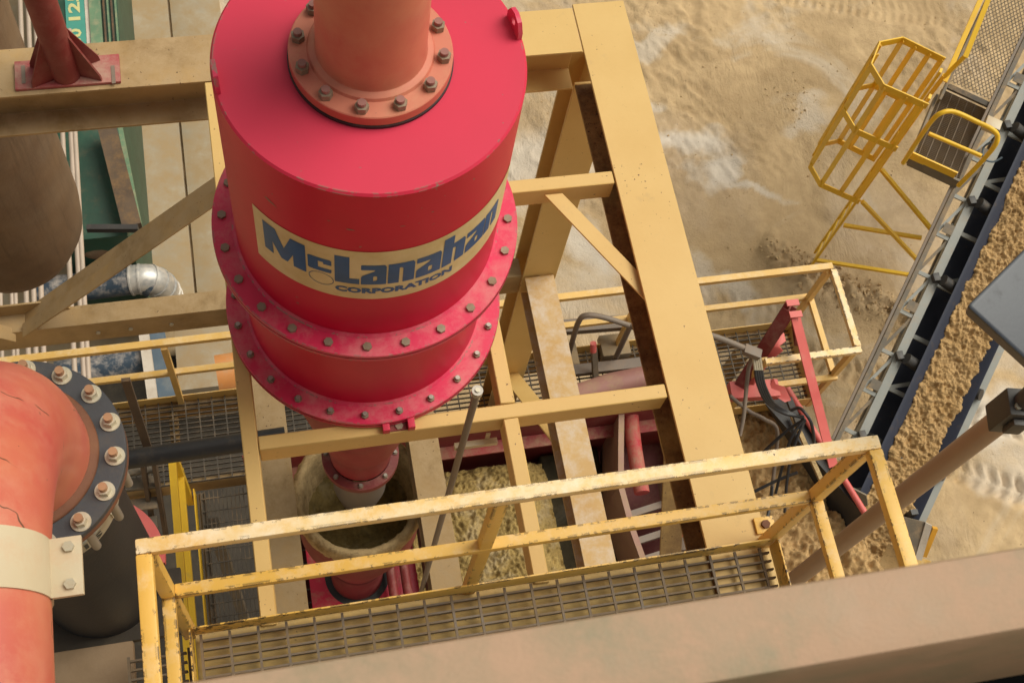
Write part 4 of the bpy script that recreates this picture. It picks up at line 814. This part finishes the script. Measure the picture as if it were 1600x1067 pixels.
# ================================================================== CONVEYOR
CO = Vector((8.05, 7.09, Z(12.0))); cd = Vector((.5657, .7645, .309)).normalized(); clat = Vector((.8038, -.5949, 0)); cn = clat.cross(cd).normalized()
if cn.z < 0: cn = -cn
def C(s, t, n=0.): return CO + cd * s + clat * t + cn * n
cv = thing('belt_conveyor', 'inclined belt conveyor with grey side channels carrying tan sand up to the right', 'conveyor', C(-5, 1.05, -.9))
def cbar(name, s0, t0, n0, s1, t1, n1, w, th, m, bevel=0.): bm = NB(); bar(bm, C(s0, t0, n0), C(s1, t1, n1), w, th, cn); return part(name, bm, m, cv, bevel=bevel)
S0, S1 = -5.35, 4.6
prof = [(.72, .115), (.77, .10), (.86, .0), (.97, -.05), (1.17, -.05), (1.28, .0), (1.40, .09), (1.44, .105)]
bm = NB()
for nn in (0, -.012): 
    r0 = [bm.verts.new(C(S0, t, n + nn)) for t, n in prof]; r1 = [bm.verts.new(C(S1, t, n + nn)) for t, n in prof]
    for i in range(len(prof) - 1): bm.faces.new((r0[i], r0[i + 1], r1[i + 1], r1[i])).smooth = True
part('belt', bm, 'belt', cv)
cbar('return_belt', S0, 1.0, -.40, S1, 1.0, -.40, .86, .012, 'belt')
bm = NB(); prism(bm, C(S0, .51, -.03), C(S1, .51, -.03), [(-.05, 0), (.05, 0), (.05, -.012), (-.038, -.012), (-.038, -.14), (-.05, -.14)], cn); part('side_channel', bm, 'grey_steel', cv)
bm = NB(); prism(bm, C(S0 + .45, 1.50, -.03), C(S1, 1.50, -.03), [(-.05, 0), (.05, 0), (.05, -.14), (.038, -.14), (.038, -.012), (-.05, -.012)], cn); part('side_channel', bm, 'grey_steel', cv)
cbar('chord', S0, .55, -.62, S1, .55, -.62, .07, .07, 'dull_steel'); cbar('chord', S0, 1.46, -.62, S1, 1.46, -.62, .07, .07, 'dull_steel')
k = 0; s = S0 + .1
while s < S1 - .8:
    for t in (.53, 1.48): cbar('lacing', s, t, -.17 if k % 2 else -.60, s + .75, t, -.60 if k % 2 else -.17, .05, .05, 'grey_steel' if k % 3 else 'dull_steel')
    s += .75; k += 1
s = S0 + .3; k = 0
while s < S1 - .2:
    cbar('cross_tie', s, .56, -.155, s, 1.45, -.155, .05, .03, 'grey_steel')
    if k % 2: cbar('cross_tie', s, .56, -.16, s + .65, 1.45, -.16, .045, .03, 'grey_steel')
    s += .68; k += 1
s = -4.7
while s < S1:
    idl = cbar('idler_frame', s, .50, -.02, s, 1.50, -.02, .06, .03, 'black_steel')
    bm = NB(); box(bm, (-.04, -.05, -.01), (.04, .05, .06), None, C(s, .50, -.02)); part('idler_bracket', bm, 'black_steel', cv, bevel=.006)
    for (ta, na, tb_, nb) in ((.57, .07, .86, -.09), (.92, -.135, 1.22, -.135), (1.28, -.09, 1.50, .06)):
        bm = NB(); tube(bm, [C(s, ta, na), C(s, tb_, nb)], .068, 18); part('roller', bm, 'black_steel', cv)
    s += 1.02
s = -4.7; k = 0                                           # light plan bracing between the side channel and the walkway stringer
while s < S1 - .6:
    cbar('plan_brace', s, .29, -.06, s, .465, -.06, .045, .03, 'grey_steel'); cbar('plan_brace', s, .29, -.065, s + .51, .465, -.065, .035, .02, 'grey_steel' if k % 2 else 'dull_steel')
    if k % 2: cbar('bracket_plate', s + .04, .40, -.02, s + .16, .40, -.02, .12, .01, 'dull_steel')
    s += .51; k += 1
# walkway beside the belt
wk = thing('conveyor_walkway', 'grated walkway with yellow hand rails climbing beside the belt conveyor', 'walkway', C(.5, -.05, -.5))
def wbar(name, s0, t0, n0, s1, t1, n1, w, th, m, par=wk): bm = NB(); bar(bm, C(s0, t0, n0), C(s1, t1, n1), w, th, cn); return part(name, bm, m, par)
wbar('stringer', -4.6, .27, -.04, S1, .27, -.04, .05, .12, 'dull_steel'); wbar('stringer_pipe', -4.6, .215, .02, S1, .215, .02, .03, .03, 'grey_pipe')
wbar('stringer', .35, -.33, -.05, S1, -.33, -.05, .03, .12, 'dull_steel')
bm = NB(); s = .62; k = 0                                # expanded-metal tread: wavy strands
while s < S1:
    pr = None
    for j in range(24):
        t = -.31 + j * .56 / 23; q = C(s + (.013 if (j + k) % 2 else -.013), t, .012 if (j + k) % 2 else 0)
        if pr is not None: bar(bm, pr, q, .008, .006, cn)
        pr = q
    s += .036; k += 1
part('mesh_tread', bm, 'dull_steel', wk, kind='stuff')
wbar('serrated_nosing', .55, -.31, -.02, .55, .24, -.02, .06, .05, 'galv_dk')
bm = NB(); bar(bm, C(.2, .3, -.10), C(3.5, .3, -.10), .03, .03); part('backing', bm, 'dull_steel', wk)
# level landing
L0 = P(8.05, 7.09, 12.02)
hd = Vector((.5948, .8038, 0)); 
def Lp(a, b, z=0): return L0 + hd * a + clat * b + Vector((0, 0, z))
bm = NB()
for a in np.arange(-.52, .60, .026): bar(bm, Lp(a, -.34), Lp(a, .24), .004, .025)
for b in np.arange(-.30, .24, .10): bar(bm, Lp(-.52, b, .006), Lp(.60, b, .006), .006, .012)
part('landing_grating', bm, 'galv', wk, kind='stuff')
for a, b in (((-.54, -.36), (-.54, .26)),): bm = NB(); bar(bm, Lp(*a, -.05), Lp(*b, -.05), .03, .14); part('landing_edge', bm, 'dull_steel', wk)
bm = NB(); bar(bm, Lp(-.54, -.36, -.05), Lp(.5, -.36, -.05), .03, .12); part('landing_edge', bm, 'dull_steel', wk)
# yellow rails of walkway
def ybar(par, name, a, b, w=.05, th=.05): bm = NB(); bar(bm, a, b, w, th); return part(name, bm, 'yel_conv', par)
def seg(a, b, r=.024): pass
top0 = Lp(.42, -.36, 1.05)
rise = cd / cd.z * 0
ybar(wk, 'mid_rail', at(1476, 128, 11.35), at(1545, -30, 10.85), .055, .03)
ybar(wk, 'rail_link', at(1508, 88, 10.95), at(1476, 120, 11.25), .045, .03); ybar(wk, 'top_rail', at(1508, 90, 10.95), at(1560, -40, 10.45), .055, .03)
ybar(wk, 'rail_post', at(1476, 118, 11.3), at(1447, 156, 11.95), .05, .04)
# hoop guard at the end of the landing
hg = thing('hoop_guard', 'bright yellow round-cornered hoop guard rail at the lower end of the conveyor landing', 'guard rail', Lp(-.52, -.05))
z1 = lambda x, y, h: at(1200 + x / 2.37, y / 2.37, h)
bm = NB(); tube(bm, smooth_pts([z1(500, 605, 12.0), z1(555, 520, 11.55), z1(605, 450, 11.15), z1(640, 420, 11.0), z1(690, 415, 10.98), z1(780, 455, 11.0), z1(830, 480, 11.0), z1(850, 505, 11.05), z1(840, 540, 11.15), z1(790, 600, 11.5), z1(705, 688, 12.0)], 5), .027, 14); part('hoop', bm, 'yel_conv', hg)
bm = NB(); tube(bm, [z1(595, 495, 11.5), z1(790, 578, 11.5)], .024, 12); part('mid_bar', bm, 'yel_conv', hg)
bm = NB(); bar(bm, z1(530, 575, 11.95), z1(695, 650, 11.95), .02, .12); part('kick_plate', bm, 'yel_conv', hg)
bx = at(1549, 197, 11.6); bm = NB(); box(bm, (-.09, -.07, -.05), (.09, .07, .07), Matrix.Rotation(R(-35), 3, 'Z'), bx); jb = solo('junction_box', bm, 'cream', 'cream junction box with a blue cable loop by the yellow hoop guard', 'junction box', bevel=.01)
bm = NB(); tube(bm, smooth_pts([at(1548, 222, 11.7), at(1536, 232, 11.8), at(1538, 248, 11.85), at(1552, 253, 11.85), at(1566, 246, 11.8)], 5), .012, 8); part('cable', bm, 'blue_paint', jb)

# caged ladder
cg = thing('caged_ladder', 'bright yellow fixed ladder with a hooped safety cage beside the conveyor', 'ladder', at(1275, 408, 15.2))
def oct_(pts, h): return [z1(x, y, h) for x, y in pts]
LX = (z1(475, 480, 12.0), z1(455, 560, 12.0))
# ladder plane is parallel to the landing side; build from true plan coordinates
lc = Vector((7.371, 7.169, 0)); lw = hd; ln = -clat          # rungs run along hd, cage bulges away from the landing
def Q(a, b, h): return Vector((lc.x, lc.y, 0)) + lw * a + ln * b + Vector((0, 0, Z(h)))
for a in (-.20, .20): bm = NB(); bar(bm, Q(a, 0, 15.15), Q(a, 0, 10.95), .03, .065, Vector((lw.x, lw.y, 0))); part('rail', bm, 'yel_conv', cg)
h = 12.1
while h < 15.1: bm = NB(); tube(bm, [Q(-.2, 0, h), Q(.2, 0, h)], .012, 8); part('rung', bm, 'yel_conv', cg); h += .30
cpts = [(7.176, 6.884), (6.749, 7.185), (6.689, 7.466), (6.877, 7.740), (7.164, 7.776), (7.569, 7.455)]
cage = [((Vector((x, y, 0)) - lc).dot(lw), (Vector((x, y, 0)) - lc).dot(ln)) for x, y in cpts]
for hh in (10.95, 11.80, 12.98):
    bm = NB()
    for (a, b), (c, d_) in zip(cage, cage[1:]): bar(bm, Q(a, b, hh), Q(c, d_, hh), .014, .095)
    part('hoop', bm, 'yel_conv', cg)
mids = [tuple((np.array(cage[i]) * (1 - f) + np.array(cage[i + 1]) * f)) for i, f in ((0, .12), (0, .5), (2, .5), (4, .3), (4, .65), (4, .94))]
for a, b in cage[1:-1] + mids:
    bm = NB(); bar(bm, Q(a * .985, b * .985, 12.97), Q(a * .985, b * .985, 10.93), .078, .008, Vector((a + 1e-3, 0, 0)) if abs(a) > .01 else Vector((0, 1, 0))); part('strap', bm, 'yel_conv', cg)
for (a, b) in (((1347, 315), (1432, 405)), ((1377, 265), (1458, 362)), ((1318, 352), (1440, 372)), ((1272, 406), (1425, 430))):
    h0 = {1347: 13.0, 1377: 12.6, 1318: 13.9, 1272: 15.1}[a[0]]; h1 = {1432: 14.0, 1458: 13.0, 1440: 13.7, 1425: 14.9}[b[0]]
    bm = NB(); bar(bm, at(*a, h0), at(*b, h1), .045, .045); part('stay', bm, 'yel_conv', cg)
# sand riding on the belt
s_ = np.arange(-5.25, S1, .010); t_ = np.linspace(0, 1, 72); SS, TT = np.meshgrid(s_, t_)
jit = .16 * (fbm(SS * 4.5, TT * 0 + 3, 5, 41, .7) - .5); jit2 = .16 * (fbm(SS * 4.5, TT * 0 + 9, 5, 42, .7) - .5)
lo = .845 + jit - .06 * np.clip((-3.9 - SS) / .6, 0, 1); hi = 1.335 + jit2 + .06 * np.clip((-3.9 - SS) / .6, 0, 1); T = lo + (hi - lo) * TT
trough = np.interp(T, [p[0] for p in prof], [p[1] for p in prof])
crown = np.sin(math.pi * TT) ** .55
wv = fbm(SS * 6 + 2.5 * np.sin(TT * 3), T * 4, 3, 51); cl_ = fbm(SS * 19, T * 19, 5, 52, .68)
rg = 1 - np.abs(2 * fbm(SS * 9 + .8 * np.sin(T * 9), T * 5, 4, 63) - 1); Nn = trough - .02 + crown * (.05 + .07 * wv) + crown ** .4 * (.13 * (cl_ - .35) + .05 * (rg - .6)) 
PX = CO.x + cd.x * SS + clat.x * T + cn.x * Nn; PY = CO.y + cd.y * SS + clat.y * T + cn.y * Nn; PZ = CO.z + cd.z * SS + clat.z * T + cn.z * Nn
o = sheet('belt_sand', PX, PY, PZ, 'sand_belt'); tag(o, 'long ribbon of clumpy tan sand riding up the conveyor belt', 'sand', None, 'stuff')
# loading hopper at the tail
hp = thing('loading_hopper', 'tan steel hopper plates with a yellow edge around the tail of the conveyor', 'hopper', C(-4.9, 1.05, -.6))
for nm, pp, m_ in (('plate', [(1325, 757, 13.0), (1354, 772, 13.05), (1356, 787, 13.2), (1345, 795, 13.3), (1333, 778, 13.2)], 'dull_steel'),
                   ('front_plate', [(1388, 848, 13.1), (1402, 854, 13.05), (1412, 900, 13.2), (1362, 905, 13.3)], 'sand_belt'),
                   ('side_plate', [(1405, 805, 13.1), (1446, 815, 13.1), (1430, 872, 13.4), (1416, 872, 13.4)], 'dull_steel'),
                   ('edge_plate', [(1446, 815, 13.08), (1456, 820, 13.08), (1440, 874, 13.4), (1429, 872, 13.4)], 'white'),
                   ('base_plate', [(1429, 868, 13.6), (1454, 876, 13.6), (1446, 900, 13.7), (1415, 905, 13.7)], 'yel_far')):
    bm = NB(); poly(bm, [at(*q) for q in pp], .02); part(nm, bm, m_, hp)
bm = NB(); bar(bm, at(1461, 824, 13.2), at(1443, 868, 13.5), .06, .05); part('yellow_bar', bm, mat('amber_paint', (.75, .36, .03), rough=.5), hp)
bm = NB(); box(bm, (-.04, -.03, -.3), (.04, .03, .02), None, at(1428, 800, 13.1)); part('bracket', bm, 'black_steel', hp)

# ================================================================== LEFT BACKGROUND
bm = NB(); lathe(bm, (-1.83, 5.05), [(.0, Z(5.9)), (.55, Z(5.9)), (.555, Z(5.92)), (.555, Z(8.25)), (.53, Z(8.5)), (.44, Z(8.72)), (.30, Z(8.85)), (.2, Z(8.9))], 72)
solo('brown_tank', bm, 'tank', 'large dusty brown round tank at the left edge behind the big beam', 'tank')
LBc = ['leftmost pale conduit below the mid beam', 'second pale conduit from the left below the mid beam', 'third pale conduit from the left below the mid beam', 'fourth pale conduit from the left below the mid beam',
       'fifth pale conduit from the left below the mid beam', 'pale conduit just left of the wide gap below the mid beam', 'single pale conduit right of the wide gap', 'left one of the close pair of pale conduits beside the container end',
       'right one of the close pair of pale conduits beside the container end', 'pale conduit crossing the green container left of the red strut', 'pale conduit next to the red strut pipe', 'pale conduit between red strut and yellow lettering']
for k, (px, py) in enumerate(((3, 545), (21, 545), (27, 545), (44, 545), (56, 545), (68, 545), (115, 545), (129, 545), (136, 545), (33, 40), (45, 40), (56, 40), (98, 30))):
    if k == 12: break
    a = at(px, py, 11.3); r = .024 if px > 30 else .019
    bm = NB(); y0_, y1_ = (4.2, 7.2) if k < 6 else ((4.2, 9.0) if k < 9 else (7.0, 10.6)); tube(bm, [Vector((a.x, y0_, a.z)), Vector((a.x, y1_, a.z))], r, 10)
    solo('conduit', bm, 'conduit', LBc[k], 'conduit', 'pale conduits running away at the left')
bm = NB(); box(bm, (-2.7, 8.9, Z(11.42)), (-1.5, 8.98, Z(11.33))); box(bm, (-2.7, 5.9, Z(11.42)), (-1.5, 5.98, Z(11.33))); bm.free()
ct = thing('shipping_container', 'green container with yellow lettering on a teal strip behind the beam at upper left', 'container', (-1.9, 10, 0))
bm = NB(); box(bm, (-2.20, 7.25, .05), (-1.47, 13.4, 2.55)); part('body', bm, 'green_dk', ct, bevel=.01)
zt = 2.55
def strip(name, px0, px1, m_, z0, z1_, y0=7.3, y1=13.3):
    a = at(px0, 40, H - zt).x; b = at(px1, 40, H - zt).x; bm = NB(); box(bm, (a, y0, zt + z0), (b, y1, zt + z1_)); return part(name, bm, m_, ct)
tp = strip('lettered_strip', 104, 134, 'teal', .003, .02, 9.2)
strip('white_line', 134.5, 141, 'white', .003, .024, 9.2); strip('top_rail', 141.5, 160, 'green_lt', .003, .05, 9.2)
strip('dark_panel', 161, 186, 'green_dk', .003, .012, 9.2); 
for k in range(4): strip('rib', 163 + k * 6.2, 166 + k * 6.2, 'green_lt' if k % 2 else 'timber', .013, .04, 9.2)
a = at(128, 62, H - zt - .022)
for txt, u_, w_ in (('00', 0, .26), ('125716', .38, .92)):
    me = text_loops(txt, .14, w_, 0, 0, .03); bm = NB(); bm.from_mesh(me)
    for v in bm.verts: v.co = Vector((a.x - v.co.y, a.y + u_ + v.co.x - .1, zt + .024))
    part('lettering', bm, 'ylet', tp)
bm = NB(); bar(bm, at(166, 195, 12.4), at(207, 356, 12.4), .20, .12); part('timber_beam', bm, 'timber', ct)
bm = NB(); bar(bm, at(187, 195, 12.45), at(218, 352, 12.45), .05, .08); part('corner_rail', bm, 'green_lt', ct)
bm = NB(); bar(bm, at(136, 357, 12.35), at(216, 357, 12.35), .06, .08); part('end_rail', bm, 'lampblack', ct)
# insulated pipe with elbow
ip = thing('lagged_pipe', 'dark blue pipe with a splashed silver elbow on the ground left of the cyclone', 'pipe', at(200, 440, 13.5))
bm = NB(); tube(bm, smooth_pts([at(60, 455, 13.3), at(140, 447, 13.3), at(215, 438, 13.3), at(240, 445, 13.35)], 4), .16, 24); part('run', bm, 'blue_pipe', ip)
bm = NB(); tube(bm, smooth_pts([at(205, 438, 13.3), at(232, 436, 13.3), at(252, 446, 13.5), at(262, 462, 13.9), at(266, 480, 14.6)], 5), .17, 24); part('elbow', bm, 'silver', ip)
EP = smooth_pts([at(205, 438, 13.3), at(232, 436, 13.3), at(252, 446, 13.5), at(262, 462, 13.9), at(266, 480, 14.6)], 4)
for a, b in list(zip(EP, EP[1:]))[::2]:
    d_ = (b - a).normalized(); bm = NB(); tube(bm, [a, a + d_ * .02], .180, 24); part('rib_ring', bm, 'silver', ip)
bm = NB(); tube(bm, [at(90, 590, 12.6), at(222, 562, 12.6)], .17, 24); solo('blue_pipe', bm, 'blue_pipe', 'dark blue pipe with peeled white patches behind the lower yellow rails', 'pipe')
bm = NB(); bar(bm, at(222, 500, 12.4), at(241, 640, 12.4), .10, .08); solo('white_post', bm, 'white', 'narrow off-white steel member crossing behind the lower rails at the left', 'steel member')
bm = NB(); bar(bm, at(238, 500, 12.7), at(268, 640, 12.7), .20, .06); solo('blue_trough', bm, 'blue_paint', 'dull blue steel trough right of the narrow off-white member', 'trough')
bm = NB(); tube(bm, [at(340, 588, 11.2), at(420, 575, 11.2)], .20, 24); mo = solo('motor', bm, 'orange', 'orange round motor casing partly behind the left frame tube', 'motor')
bm = NB(); box(bm, (-1.2, 6.0, -.1), (.3, 7.0, 1.0)); solo('concrete_block', bm, 'conc', 'grey concrete wall block behind the lower rails left of the cyclone', 'concrete block', bevel=.01)
bm = NB(); tube(bm, smooth_pts([at(110, 370, 13), at(150, 392, 13), at(180, 372, 13)], 5), .10, 16); solo('curved_pipe', bm, 'tank', 'short brown curved pipe end below the green container', 'pipe')
bm = NB(); prism(bm, at(196, 590, 8.4), at(232, 700, 9.5), [(-.03, 0), (.03, 0), (.03, -.03), (-.03, -.03)]); solo('rusty_stay', bm, 'timber', 'thin dark rusty stay rising from the lower grating at the left', 'stay')
# dark stair under the hose side
stt = thing('dark_ladder', 'dark steel steps below the black pipe between the hose and the yellow rails', 'steps', P(-1.1, 2.6, 10))
for k, yy in enumerate((728, 752, 785, 815)):
    bm = NB(); bar(bm, at(196, yy + 6, 9.4 + k * .15), at(246, yy, 9.4 + k * .15), .09, .03); part('tread', bm, 'dull_steel', stt)
for q in (222, 240): bm = NB(); bar(bm, at(q, 715, 9.2), at(q + 20, 840, 10.2), .03, .06); part('stringer', bm, 'timber', stt)
